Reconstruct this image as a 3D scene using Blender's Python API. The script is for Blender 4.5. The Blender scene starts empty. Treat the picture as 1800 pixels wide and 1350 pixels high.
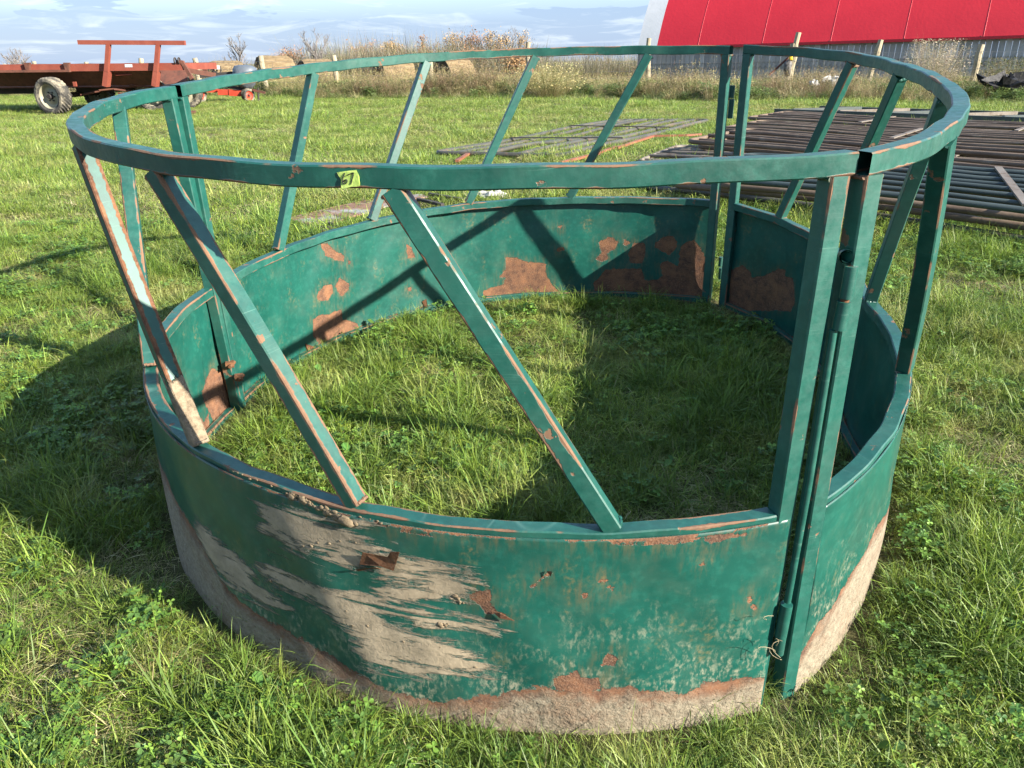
import bpy, math, random
import numpy as np
from mathutils import Matrix, Vector, noise as mnoise
random.seed(7); RNG = np.random.default_rng(7)
for _c in (bpy.data.objects, bpy.data.meshes, bpy.data.materials):
    for _o in list(_c): _c.remove(_o)
SC = bpy.context.scene; COL = SC.collection

# ------------------------------------------------------------------ camera
H_CAM = 1.2514; FPX = 1357.64; PITCH = math.radians(22.8017); ROLL = math.radians(-0.5127)
cp, sp = math.cos(PITCH), math.sin(PITCH)
FWD = np.array([0, cp, -sp]); _U0 = np.array([0, sp, cp]); _R0 = np.array([1., 0, 0])
RGT = _R0*math.cos(ROLL)+_U0*math.sin(ROLL); UPV = -_R0*math.sin(ROLL)+_U0*math.cos(ROLL)
CAM = np.array([0, 0, H_CAM])
cam = bpy.data.cameras.new('camera'); camo = bpy.data.objects.new('camera', cam); COL.objects.link(camo)
m = Matrix(((RGT[0], UPV[0], -FWD[0], 0), (RGT[1], UPV[1], -FWD[1], 0), (RGT[2], UPV[2], -FWD[2], H_CAM), (0, 0, 0, 1)))
camo.matrix_world = m; cam.sensor_width = 36; cam.lens = FPX/1800*36; cam.clip_start = .05; cam.clip_end = 6000
SC.camera = camo
# ------------------------------------------------------------------ world, sun, exposure
SUN_AZ = math.radians(-29.8); SUN_EL = math.radians(24.2)      # azimuth from +X, counter-clockwise
SDIR = Vector((math.cos(SUN_EL)*math.cos(SUN_AZ), math.cos(SUN_EL)*math.sin(SUN_AZ), math.sin(SUN_EL)))
W = bpy.data.worlds.new('World'); SC.world = W; W.use_nodes = True
nt = W.node_tree; nt.nodes.clear()
def wn(t, **k):
    n = nt.nodes.new(t)
    for a, b in k.items(): setattr(n, a, b)
    return n
out = wn('ShaderNodeOutputWorld'); bg = wn('ShaderNodeBackground'); bg.inputs['Strength'].default_value = .15
sky = wn('ShaderNodeTexSky', sky_type='NISHITA', sun_disc=False, sun_elevation=SUN_EL, sun_rotation=math.radians(90)-SUN_AZ)
sky.air_density = 1.0; sky.dust_density = .6; sky.ozone_density = 2.0
tc = wn('ShaderNodeTexCoord')
sep = wn('ShaderNodeSeparateXYZ'); nt.links.new(tc.outputs['Generated'], sep.inputs[0])
# project the direction on a cloud layer: x/(z+.12), y/(z+.12)
addz = wn('ShaderNodeMath', operation='ADD'); addz.inputs[1].default_value = .10; nt.links.new(sep.outputs['Z'], addz.inputs[0])
mx = wn('ShaderNodeMath', operation='MAXIMUM'); mx.inputs[1].default_value = .04; nt.links.new(addz.outputs[0], mx.inputs[0])
dx = wn('ShaderNodeMath', operation='DIVIDE'); dy = wn('ShaderNodeMath', operation='DIVIDE')
nt.links.new(sep.outputs['X'], dx.inputs[0]); nt.links.new(mx.outputs[0], dx.inputs[1]); nt.links.new(sep.outputs['Y'], dy.inputs[0]); nt.links.new(mx.outputs[0], dy.inputs[1])
cmb = wn('ShaderNodeCombineXYZ'); nt.links.new(dx.outputs[0], cmb.inputs[0]); nt.links.new(dy.outputs[0], cmb.inputs[1])
def wnoise(scale, detail, rough, dist=0, off=0):
    mp = wn('ShaderNodeMapping'); mp.inputs['Location'].default_value = (off, off*.7, off*.3); nt.links.new(cmb.outputs[0], mp.inputs[0])
    n = wn('ShaderNodeTexNoise'); n.inputs['Scale'].default_value = scale; n.inputs['Detail'].default_value = detail
    n.inputs['Roughness'].default_value = rough; n.inputs['Distortion'].default_value = dist; nt.links.new(mp.outputs[0], n.inputs[0]); return n
def wramp(src, stops):
    r = wn('ShaderNodeValToRGB'); nt.links.new(src, r.inputs[0])
    while len(r.color_ramp.elements) < len(stops): r.color_ramp.elements.new(.5)
    for e, (p_, c_) in zip(r.color_ramp.elements, stops): e.position = p_; e.color = (*c_, 1) if isinstance(c_, tuple) else (c_, c_, c_, 1)
    return r
n1 = wnoise(.55, 7, .55, .4, 3.1); n2 = wnoise(1.5, 8, .6, .8, 11.3)
cover = wramp(n1.outputs['Fac'], [(.36, 0), (.56, 1)]); white = wramp(n2.outputs['Fac'], [(.50, 0), (.68, 1)])
ccol = wn('ShaderNodeMix', data_type='RGBA'); nt.links.new(white.outputs[0], ccol.inputs[0])
ccol.inputs[6].default_value = (.56, .80, 1.26, 1); ccol.inputs[7].default_value = (1.02, 1.22, 1.55, 1)
mixs = wn('ShaderNodeMix', data_type='RGBA'); 
cf = wn('ShaderNodeMath', operation='MULTIPLY'); cf.inputs[1].default_value = .93; nt.links.new(cover.outputs[0], cf.inputs[0])
hz = wn('ShaderNodeMapRange'); hz.inputs[1].default_value = .30; hz.inputs[2].default_value = .04; hz.inputs[3].default_value = 0; hz.inputs[4].default_value = .93; nt.links.new(sep.outputs['Z'], hz.inputs[0]); cmx = wn('ShaderNodeMath', operation='MAXIMUM'); nt.links.new(cf.outputs[0], cmx.inputs[0]); nt.links.new(hz.outputs[0], cmx.inputs[1]); nt.links.new(cmx.outputs[0], mixs.inputs[0]); nt.links.new(sky.outputs[0], mixs.inputs[6]); nt.links.new(ccol.outputs[2], mixs.inputs[7])
nt.links.new(mixs.outputs[2], bg.inputs[0]); nt.links.new(bg.outputs[0], out.inputs[0])
sl = bpy.data.lights.new('sun', 'SUN'); sl.energy = 4.3; sl.angle = math.radians(.53); sl.color = (1, .93, .82)
so = bpy.data.objects.new('sun', sl); COL.objects.link(so); so.rotation_euler = (-SDIR).to_track_quat('-Z', 'Y').to_euler()
SC.view_settings.view_transform = 'Standard'; SC.view_settings.look = 'None'; SC.view_settings.gamma = 1
SC.view_settings.exposure = 2.08; SC.view_settings.use_curve_mapping = False
SC.render.engine = 'CYCLES'; SC.cycles.max_bounces = 4; SC.cycles.transparent_max_bounces = 6; SC.cycles.use_denoising = True; SC.cycles.adaptive_threshold = .02

# ------------------------------------------------------------------ terrain and picture-to-place helpers
FX, FY = .10706, 2.63445; TX, TY = .018332, .075948
def gz(x, y):
    x = np.asarray(x, float); y = np.asarray(y, float)
    zx = TX*2.5*np.tanh((x-FX)/2.5)
    z = TY*(np.clip(y, -50, 4.5)-FY); b = np.clip(y-4.5, 0, 2); z = z+TY*(b-b*b/4)
    d = np.clip(y-30, 0, 1e9); z = z-.045*np.minimum(d, 60)-.012*np.clip(d-60, 0, 400)
    return z+zx
def ray(px, py):
    d = FWD+(px-900)/FPX*RGT+(675-py)/FPX*UPV
    return d/np.linalg.norm(d)
def at(px, py, D):                      # the point of that sight line at depth y = D
    d = ray(px, py); return CAM+d*(D/d[1])
def G(px, py):                          # where that sight line meets the ground
    d = ray(px, py); ts = np.concatenate([np.arange(.5, 60, .01), np.arange(60, 600, 1.)]); P = CAM+d*ts[:, None]
    i = np.where(P[:, 2]-gz(P[:, 0], P[:, 1]) < 0)[0]
    return P[i[0]] if len(i) else P[-1]

# ------------------------------------------------------------------ object helpers
def tag(o, label=None, cat=None, group=None, kind=None):
    if label: o['label'] = label
    if cat: o['category'] = cat
    if group: o['group'] = group
    if kind: o['kind'] = kind
    return o
def empty(name, loc, label, cat, group=None, rz=0):
    o = bpy.data.objects.new(name, None); COL.objects.link(o); o.location = loc; o.rotation_euler = (0, 0, rz); o.empty_display_size = .1
    return tag(o, label, cat, group)
def mesh(name, V, Fc, mat=None, smooth=False, attrs=None, sharp=None):
    me = bpy.data.meshes.new(name)
    me.from_pydata([tuple(map(float, v)) for v in V], [], [tuple(map(int, f)) for f in Fc]); me.update()
    if mat: me.materials.append(mat)
    if smooth: me.polygons.foreach_set('use_smooth', [len(f) <= 4 for f in Fc])
    if attrs:
        for k, a in attrs.items():
            a = np.asarray(a, np.float32)
            if a.ndim == 1: at_ = me.attributes.new(k, 'FLOAT', 'POINT'); at_.data.foreach_set('value', a)
            elif a.shape[1] == 3: at_ = me.attributes.new(k, 'FLOAT_VECTOR', 'POINT'); at_.data.foreach_set('vector', a.ravel())
            else: at_ = me.attributes.new(k, 'FLOAT_COLOR', 'POINT'); at_.data.foreach_set('color', a.ravel())
    return me
def obj(name, me, parent=None, world=True):
    """link a mesh; vertices given in world axes, relative to the parent's location"""
    o = bpy.data.objects.new(name, me); COL.objects.link(o)
    if parent is not None: o.parent = parent
    return o
class MB:
    def __init__(s): s.V = []; s.F = []; s.n = 0; s.A = []
    def add(s, V, F, a=None):
        V = np.asarray(V, float); s.V.append(V); s.F += [tuple(i+s.n for i in f) for f in F]; s.n += len(V)
        s.A.append(np.zeros(len(V)) if a is None else np.asarray(a, float)); return s
    def box(s, c, size, rz=0, R=None, jit=0):
        sx, sy, sz = [v/2 for v in size]
        V = np.array([(x*sx, y*sy, z*sz) for z in (-1, 1) for y in (-1, 1) for x in (-1, 1)])
        if rz: cR, sR = math.cos(rz), math.sin(rz); V = V@np.array([[cR, sR, 0], [-sR, cR, 0], [0, 0, 1]])
        if R is not None: V = V@np.asarray(R).T
        if jit: V = V+RNG.normal(0, jit, V.shape)
        return s.add(V+np.asarray(c), [(0, 2, 3, 1), (4, 5, 7, 6), (0, 1, 5, 4), (2, 6, 7, 3), (0, 4, 6, 2), (1, 3, 7, 5)])
    def bar(s, a, b, w, h=None, up=(0, 0, 1)):      # square bar from a to b
        a = np.asarray(a, float); b = np.asarray(b, float); h = h or w; t = b-a; L = np.linalg.norm(t); t = t/L
        n = np.cross(up, t); 
        if np.linalg.norm(n) < 1e-4: n = np.cross((1, 0, 0), t)
        n /= np.linalg.norm(n); u = np.cross(t, n)
        return s.box((a+b)/2, (L, w, h), R=np.stack([t, n, u], 1))
    def tube(s, P, r, k=8, cap=True, closed=False):
        P = np.asarray(P, float); n = len(P); r = np.broadcast_to(r, (n,)); T = np.gradient(P, axis=0)
        if closed: T = np.roll(P, -1, 0)-np.roll(P, 1, 0)
        T /= np.linalg.norm(T, axis=1)[:, None]+1e-12
        ref = np.array([0, 0, 1.]) if abs(T[0][2]) < .9 else np.array([1., 0, 0]); V = []
        u = np.cross(T[0], ref); u /= np.linalg.norm(u)
        for i in range(n):
            u = u-T[i]*(u@T[i]); u /= np.linalg.norm(u)+1e-12; v = np.cross(T[i], u)
            for j in range(k): a = 2*math.pi*j/k; V.append(P[i]+r[i]*(math.cos(a)*u+math.sin(a)*v))
        F = []; m_ = n if closed else n-1
        for i in range(m_):
            for j in range(k):
                i2 = (i+1) % n; F.append((i*k+j, i*k+(j+1) % k, i2*k+(j+1) % k, i2*k+j))
        if cap and not closed:
            o_ = len(V); V += V[:k]+V[(n-1)*k:n*k]; F.append(tuple(range(o_, o_+k))[::-1]); F.append(tuple(o_+k+j for j in range(k)))
        return s.add(V, F)
    def build(s, name, mat, parent=None, smooth=False, attr=None):
        V = np.concatenate(s.V) if s.V else np.zeros((0, 3))
        me = mesh(name, V, s.F, mat, smooth, {attr: np.concatenate(s.A)} if attr else None)
        return obj(name, me, parent)

# ------------------------------------------------------------------ materials
class NB:
    def __init__(s, name):
        s.m = bpy.data.materials.new(name); s.m.use_nodes = True; s.t = s.m.node_tree; s.t.nodes.clear()
        s.o = s.n('ShaderNodeOutputMaterial'); s.tc = s.n('ShaderNodeTexCoord')
    def n(s, t, **k):
        x = s.t.nodes.new(t)
        for a, b in k.items(): setattr(x, a, b)
        return x
    def l(s, a, b): s.t.links.new(a, b)
    def val(s, sock, v):
        if isinstance(v, (int, float)): sock.default_value = v
        elif isinstance(v, tuple): sock.default_value = (*v, 1) if len(sock.default_value) == 4 and len(v) == 3 else v
        else: s.l(v, sock)
    def math(s, op, a, b=0., c=None, clamp=False):
        x = s.n('ShaderNodeMath', operation=op, use_clamp=clamp); s.val(x.inputs[0], a); s.val(x.inputs[1], b)
        if c is not None: s.val(x.inputs[2], c)
        return x.outputs[0]
    def noise(s, scale, detail=4, rough=.55, co=None, dist=0., sc3=None, rot=None, loc=None):
        co = co or s.tc.outputs['Object']
        if sc3 or rot or loc:
            mp = s.n('ShaderNodeMapping'); s.l(co, mp.inputs[0])
            if sc3: mp.inputs['Scale'].default_value = sc3
            if rot: mp.inputs['Rotation'].default_value = rot
            if loc: mp.inputs['Location'].default_value = loc
            co = mp.outputs[0]
        x = s.n('ShaderNodeTexNoise'); s.l(co, x.inputs['Vector']); x.inputs['Scale'].default_value = scale
        x.inputs['Detail'].default_value = detail; x.inputs['Roughness'].default_value = rough; x.inputs['Distortion'].default_value = dist
        return x.outputs['Fac']
    def ramp(s, f, a, b, inv=False):
        x = s.n('ShaderNodeMapRange'); s.val(x.inputs[0], f); x.inputs[1].default_value = a; x.inputs[2].default_value = b
        x.inputs[3].default_value = 1. if inv else 0.; x.inputs[4].default_value = 0. if inv else 1.; return x.outputs[0]
    def mix(s, f, a, b):
        x = s.n('ShaderNodeMix', data_type='RGBA'); s.val(x.inputs[0], f); s.val(x.inputs[6], a); s.val(x.inputs[7], b); return x.outputs[2]
    def mixf(s, f, a, b):
        x = s.n('ShaderNodeMix', data_type='FLOAT'); s.val(x.inputs[0], f); s.val(x.inputs[2], a); s.val(x.inputs[3], b); return x.outputs[0]
    def attr(s, name, out='Fac'):
        x = s.n('ShaderNodeAttribute', attribute_name=name); return x.outputs[out]
    def bump(s, h, dist=.002, strength=1., nrm=None):
        x = s.n('ShaderNodeBump'); s.l(h, x.inputs['Height']); x.inputs['Distance'].default_value = dist; x.inputs['Strength'].default_value = strength
        if nrm: s.l(nrm, x.inputs['Normal'])
        return x.outputs[0]
    def bsdf(s, col, rough=.5, nrm=None, spec=.5, metal=0., coat=0., trans=None):
        x = s.n('ShaderNodeBsdfPrincipled'); s.val(x.inputs['Base Color'], col); s.val(x.inputs['Roughness'], rough)
        x.inputs['Specular IOR Level'].default_value = spec; s.val(x.inputs['Metallic'], metal); x.inputs['Coat Weight'].default_value = coat
        if nrm: s.l(nrm, x.inputs['Normal'])
        sh = x.outputs[0]
        if trans:
            t = s.n('ShaderNodeBsdfTranslucent'); s.val(t.inputs[0], trans[0]); mx_ = s.n('ShaderNodeMixShader'); mx_.inputs[0].default_value = trans[1]
            s.l(sh, mx_.inputs[1]); s.l(t.outputs[0], mx_.inputs[2]); sh = mx_.outputs[0]
        s.l(sh, s.o.inputs[0]); return s.m
def rust_col(b, co=None):
    a = b.noise(28, 5, .6, co); c = b.noise(160, 3, .6, co)
    r = b.mix(b.ramp(a, .35, .65), (.055, .025, .014), (.15, .066, .030)); r = b.mix(b.ramp(b.noise(9, 5, .7, co, loc=(3, 3, 3)), .5, .72), r, (.20, .090, .038)); return b.mix(b.math('MULTIPLY', b.ramp(c, .48, .75), .7), r, (.19, .115, .07))
def green_paint(b, co=None, scr=.45):
    a = b.noise(5, 4, .6, co); c = b.noise(40, 5, .7, co)
    g = b.mix(b.ramp(a, .3, .7), (.0040, .047, .036), (.0072, .076, .056)); g = b.mix(b.math('MULTIPLY', b.ramp(c, .5, .8), .5), g, (.020, .120, .090))
    # fine pale scuffs in two directions
    for rot, loc in (((.3, .9, .2), (0, 0, 0)), ((1.2, .1, 1.9), (3, 1, 2)), ((.5, 2.1, .9), (5, 4, 1))):
        n_ = b.noise(6, 2, .4, co, 0., (.13, .13, 7), rot, loc); l_ = b.math('ABSOLUTE', b.math('SUBTRACT', n_, .5)); l_ = b.ramp(l_, .0, .0025, True)
        gate = b.ramp(b.noise(3.3, 2, .5, co, loc=(loc[0]+7, 2, 3)), .52, .62); g = b.mix(b.math('MULTIPLY', b.math('MULTIPLY', l_, gate), scr), g, (.10, .20, .16))
    return g
def M_tube(name='green_tube', wear=1., rusty=0., pipe=False):
    b = NB(name); g = green_paint(b); r = b.mix(.45, rust_col(b), (.17, .105, .062))
    e = b.noise(7, 4, .7) if pipe else b.attr('edge')
    if pipe: e = b.math('MULTIPLY', b.ramp(e, .40, .62), .012)
    n1_ = b.noise(6, 3, .6); n2_ = b.noise(55, 4, .65)
    n3_ = b.noise(2.3, 3, .6, loc=(2, 4, 1)); gate = b.ramp(b.math('ADD', n1_, b.math('MULTIPLY', n3_, .8)), .93-rusty, 1.12-rusty)
    wth = b.math('MULTIPLY', gate, b.math('ADD', .0045*wear, b.math('MULTIPLY', b.math('SUBTRACT', n2_, .45), .012*wear)))
    mask = b.ramp(b.math('SUBTRACT', wth, e), .0003, .0014)
    spot = b.math('MULTIPLY', b.ramp(b.noise(17, 5, .6), .66-rusty*.2, .68-rusty*.2), 1.); mask = b.math('MAXIMUM', mask, spot)
    d = b.ramp(b.noise(2.1, 4, .7, sc3=(1, 1, 1), loc=(9, 9, 9)), .5, .75); g = b.mix(b.math('MULTIPLY', d, .20), g, (.13, .17, .13)); fade = b.ramp(b.noise(13, 6, .75, loc=(1, 6, 2)), .5, .8); g = b.mix(b.math('MULTIPLY', fade, .30), g, (.045, .16, .125))
    col = b.mix(mask, g, r); rg = b.mixf(mask, b.mixf(b.ramp(n2_, .3, .7), .36, .58), .9)
    h = b.math('SUBTRACT', b.math('MULTIPLY', b.noise(220, 2), .15), b.math('MULTIPLY', mask, .6))
    return b.bsdf(col, rg, b.bump(h, .0012, .8), .5)
def simple(name, c1, c2, scale=8, rough=.8, bump=.0, bscale=60, spec=.3, c3=None, s3=40, t3=(.6, .7), sc3=None, metal=0.):
    c1, c2, c3 = [tuple(v*.82 for v in c) if c else c for c in (c1, c2, c3)]; b = NB(name); col = b.mix(b.ramp(b.noise(scale, 5, .6, sc3=sc3), .3, .7), c1, c2)
    if c3: col = b.mix(b.ramp(b.noise(s3, 4, .65, loc=(3, 1, 7)), *t3), col, c3)
    return b.bsdf(col, rough, b.bump(b.noise(bscale, 4, .6, sc3=sc3), bump, 1.) if bump else None, spec, metal)
# ------------------------------------------------------------------ ground
xs = np.concatenate([-np.geomspace(2500, 9, 22), np.arange(-8.5, 12.6, .25), np.geomspace(13, 2500, 22)]); ys = np.concatenate([[-60, -20, -6, -2], np.arange(-1, 32, .25), np.geomspace(33, 3000, 34)])
Xg, Yg = np.meshgrid(xs, ys, indexing='ij'); Zg = gz(Xg, Yg)
V = np.stack([Xg, Yg, Zg], -1).reshape(-1, 3); ny = len(ys)
F = [(i*ny+j, (i+1)*ny+j, (i+1)*ny+j+1, i*ny+j+1) for i in range(len(xs)-1) for j in range(ny-1)]
b = NB('soil_and_thatch'); big_ = b.noise(.9, 5, .6); c = b.mix(b.ramp(b.noise(14, 6, .7), .35, .65), (.035, .045, .012), (.10, .085, .04)); c = b.mix(b.ramp(big_, .52, .66), c, (.15, .115, .062))
far = b.mix(b.ramp(b.noise(.05, 4), .4, .6), (.07, .10, .03), (.14, .12, .06)); sepn = b.n('ShaderNodeSeparateXYZ'); b.l(b.tc.outputs['Object'], sepn.inputs[0]); c = b.mix(b.ramp(sepn.outputs[1], 24, 40), c, far)
MG = b.bsdf(c, .95, b.bump(b.noise(30, 6, .7), .02), .1); tag(obj('ground', mesh('ground', V, F, MG, True)), kind='structure')
# ------------------------------------------------------------------ the round feeder
def smooth_curve(k, zc, lo, hi, step=.6, sig=3.0):
    k = np.array(k); t = np.arange(lo-12, hi+12.01, .3); r = np.interp(t, k[:, 0], k[:, 1])
    sl0 = (k[1, 1]-k[0, 1])/(k[1, 0]-k[0, 0]); sl1 = (k[-1, 1]-k[-2, 1])/(k[-1, 0]-k[-2, 0])
    r = np.where(t < k[0, 0], k[0, 1]+sl0*(t-k[0, 0]), r); r = np.where(t > k[-1, 0], k[-1, 1]+sl1*(t-k[-1, 0]), r)
    w = np.exp(-.5*(np.arange(-30, 31)*.3/sig)**2); w /= w.sum(); rs = np.convolve(np.pad(r, 30, 'edge'), w, 'valid')
    return lambda q: np.interp(q, t, rs)
KT = {'L': [(-187.7, 1.205), (-182.7, 1.226), (-176.9, 1.266), (-170.2, 1.302), (-163.6, 1.318), (-156.2, 1.336), (-148.5, 1.354), (-138.8, 1.374), (-128.2, 1.384), (-115.8, 1.391), (-105.5, 1.383), (-95.1, 1.376), (-85.1, 1.38), (-76.6, 1.393), (-71, 1.413)],
      'R': [(-70.7, 1.43), (-68.8, 1.419), (-61.4, 1.364), (-54.6, 1.305), (-45.4, 1.245), (-40.5, 1.221), (-34.3, 1.19), (-21.8, 1.156), (-10.3, 1.16), (5.5, 1.202), (19.9, 1.311), (29.7, 1.394), (40.4, 1.451), (51, 1.481)],
      'B': [(51.3, 1.429), (66.1, 1.369), (81, 1.339), (96.4, 1.319), (110.7, 1.297), (129.8, 1.239), (146.1, 1.198), (162.3, 1.202), (176.2, 1.213)]}
KM = {'L': [(-187, 1.215), (-179, 1.243), (-168, 1.272), (-160.2, 1.283), (-152.8, 1.296), (-143.3, 1.317), (-130.1, 1.336), (-117.7, 1.339), (-107.5, 1.356), (-96.9, 1.366), (-85.9, 1.382), (-72.4, 1.399)],
      'R': [(-68.4, 1.396), (-60.8, 1.342), (-52.6, 1.289), (-45.1, 1.243), (-37.5, 1.204), (-26, 1.155), (-16, 1.118), (-8.4, 1.098), (1.5, 1.131), (22.5, 1.268), (37.7, 1.388), (50, 1.474)],
      'B': [(53.4, 1.455), (66.4, 1.373), (81.8, 1.31), (93.1, 1.293), (104.7, 1.277), (116.9, 1.249), (129.8, 1.221), (141.6, 1.213), (154.5, 1.204), (168.4, 1.211), (176, 1.22)]}
RNGT = {'L': (-182.7, -71.05), 'R': (-70.55, 49.6), 'B': (51.3, 177.15)}
RNGM = {'L': (-185.0, -72.9), 'R': (-67.6, 48.2), 'B': (52.6, 173.0)}
RT = {p: smooth_curve(KT[p], 0, *RNGT[p], sig=2.2) for p in KT}; RM = {p: smooth_curve(KM[p], 0, *RNGM[p], sig=2.2) for p in KM}
HMID = .514
def fp(th, r, z):        # feeder polar -> relative to the feeder's empty (which stands at FX, FY, 0)
    th = np.radians(th); x = r*np.cos(th); y = r*np.sin(th); return np.stack([x, y, z+TX*x+TY*y+0*x], -1)
def fn(th): th = np.radians(th); return np.stack([np.cos(th), np.sin(th), 0*th], -1)
def pol(P):
    x, y = P[..., 0]-FX, P[..., 1]-FY; return np.degrees(np.arctan2(y, x)), np.hypot(x, y), P[..., 2]-TX*x-TY*y
def rwall(thdeg):        # outer wall radius for any bearing
    t = (np.asarray(thdeg, float)+180) % 360-180
    r = np.where((t > -71) & (t <= 50), RM['R'](t), np.where((t > 50) & (t < 173), RM['B'](t), RM['L'](np.where(t > 0, t-360, t))))
    return r
def prof(w, h, b=.0028):
    pts = []; ed = []
    c = [(-w/2, -h/2), (w/2, -h/2), (w/2, h/2), (-w/2, h/2)]
    for i in range(4):
        p = np.array(c[i]); q = np.array(c[(i+1) % 4]); L = np.linalg.norm(q-p); d = (q-p)/L
        for s in (b, .007, L/2, L-.007, L-b): pts.append(p+d*s); ed.append(min(s, L-s)-b)
    return np.array(pts), np.array(ed)
def sweep(P, N, B, w, h, capa=False, capb=False):
    pr, ed = prof(w, h); k = len(pr); P = np.asarray(P); n = len(P)
    V = P[:, None, :]+pr[None, :, 0:1]*N[:, None, :]+pr[None, :, 1:2]*B[:, None, :]
    F = [(i*k+j, i*k+(j+1) % k, (i+1)*k+(j+1) % k, (i+1)*k+j) for i in range(n-1) for j in range(k)]
    if capa: F.append(tuple(range(k))[::-1])
    if capb: F.append(tuple((n-1)*k+j for j in range(k)))
    return V.reshape(-1, 3), F, np.tile(ed, n)
MT = M_tube(wear=.85, rusty=.01); MTW = M_tube('green_tube_worn', 1.0, .09); MP = M_tube('green_pipe', .9, .02, True)
def M_mudbar():
    b = NB('muddy_tube'); g = green_paint(b); e = b.attr('edge'); n2_ = b.noise(55, 4, .65); sp_ = b.n('ShaderNodeSeparateXYZ'); b.l(b.tc.outputs['Object'], sp_.inputs[0])
    wear = b.ramp(b.math('SUBTRACT', b.math('ADD', .006, b.math('MULTIPLY', b.math('SUBTRACT', n2_, .5), .014)), e), .0, .0012); c = b.mix(wear, g, rust_col(b))
    mud = b.ramp(b.math('ADD', sp_.outputs[2], b.math('MULTIPLY', b.noise(22, 5, .7), .16)), .665, .655); cr = b.noise(48, 5, .7); c = b.mix(mud, c, b.mix(b.ramp(cr, .35, .6), (.10, .075, .046), (.235, .18, .118)))
    return b.bsdf(c, b.mixf(b.math('MAXIMUM', mud, wear), .48, .95), b.bump(b.math('MULTIPLY', mud, b.math('ADD', 1., b.math('MULTIPLY', cr, 2.))), .004), .4)
MUDBAR = M_mudbar()
feeder = empty('bale_feeder', (FX, FY, 0), 'round green steel bale feeder with slanted bars and rusty mud-caked side sheets', 'bale feeder')
UPZ = np.array([-TX, -TY, 1.]); UPZ /= np.linalg.norm(UPZ)
def rail(name, pan, lo, hi, rf_, z, w=.038, h=.038, mat=MT, inset=0, wob=.0012, caps=False):
    t = np.arange(lo, hi+.01, (hi-lo)/max(2, round((hi-lo)/.6))); r = rf_(t)-w/2-inset
    P = fp(t, r, z(t) if callable(z) else z+0*t)
    P = P+np.stack([wob*np.sin(t*.7+1), wob*np.cos(t*.9), wob*np.sin(t*.53+ord(pan))], -1)
    N = fn(t); Bv = np.tile(UPZ, (len(t), 1)); m_ = MB(); m_.add(*sweep(P, N, Bv, w, h, caps, caps)); return m_.build(name, mat, feeder, False, 'edge')
for pan in 'LRB':
    rail('top_rail', pan, *RNGT[pan], RT[pan], 1.2-.019)
    rail('middle_rail', pan, *RNGM[pan], RM[pan], HMID-.0165, h=.033, mat=MTW if pan == 'L' else MT)
    rail('bottom_rail', pan, RNGM[pan][0], RNGM[pan][1], RM[pan], .010, w=.028, h=.03, mat=MTW, inset=.003)
def straight(name, pan, ta, ra, za, tb, rb, zb, w=.038, mat=MT, n=26, bow=0., ext=0., h=None):
    A = fp(ta, ra, za); B = fp(tb, rb, zb); s = np.linspace(0, 1, n)[:, None]; P = A*(1-s)+B*s
    nn = fn((ta+tb)/2); P = P+nn*bow*np.sin(math.pi*s); T = np.gradient(P, axis=0); T /= np.linalg.norm(T, axis=1)[:, None]
    Nn = nn-T*(T@nn)[:, None]; Nn /= np.linalg.norm(Nn, axis=1)[:, None]; Bn = np.cross(T, Nn)
    m_ = MB(); m_.add(*sweep(P, Nn, Bn, w, h or w, True, True))
    # weld beads round both ends
    for e, q in ((0, P[0]), (-1, P[-1])):
        for sgn in (-1, 1):
            c_ = q+Bn[e]*sgn*(w*.52)+T[e]*(.004 if e == 0 else -.004)
            a_ = np.linspace(-.7, .7, 7); Pw = c_+np.outer(a_*w*.55, Nn[e])+RNG.normal(0, .0006, (7, 3)); m_.tube(Pw, .0042+RNG.normal(0, .0006, 7), 6)
    return m_.build(name, mat, feeder, False, 'edge')
POSTS = {'L': ((-182.0, -186.6), (-72.0, -72.15)), 'R': ((-69.75, -68.4), (48.9, 48.55)), 'B': ((52.05, 52.2), (176.1, 172.6))}
for pan in 'LRB':
    for tt, tb in POSTS[pan]:
        straight('end_post', pan, tt, RT[pan](tt)-.019, 1.163, tb, RM[pan](tb)-.021, -.02, n=50)
BARS = {'L': [(-170.6, -153.1), (-142.8, -129.8), (-124.7, -108.7), (-102.8, -86.4)], 'R': [(25.1, 36.6), (4.6, 21.1), (-23.0, -11.0), (-54.1, -37.3)], 'B': [(139.6, 154.0), (112.4, 128.2), (89.3, 104.4), (66.5, 81.5)]}
for pan in 'LRB':
    for i, (tt, tb) in enumerate(BARS[pan]):
        straight('slanted_bar', pan, tt, RT[pan](tt)-.019, 1.1625, tb, RM[pan](tb)-.019, HMID+.0005, mat=(MUDBAR if (pan == 'L' and i == 1) else MTW) if pan == 'L' else MT, n=40, bow=(.005 if (pan == 'R' and i == 3) else .004*math.sin(i*2.1)), w=.0375)
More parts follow.
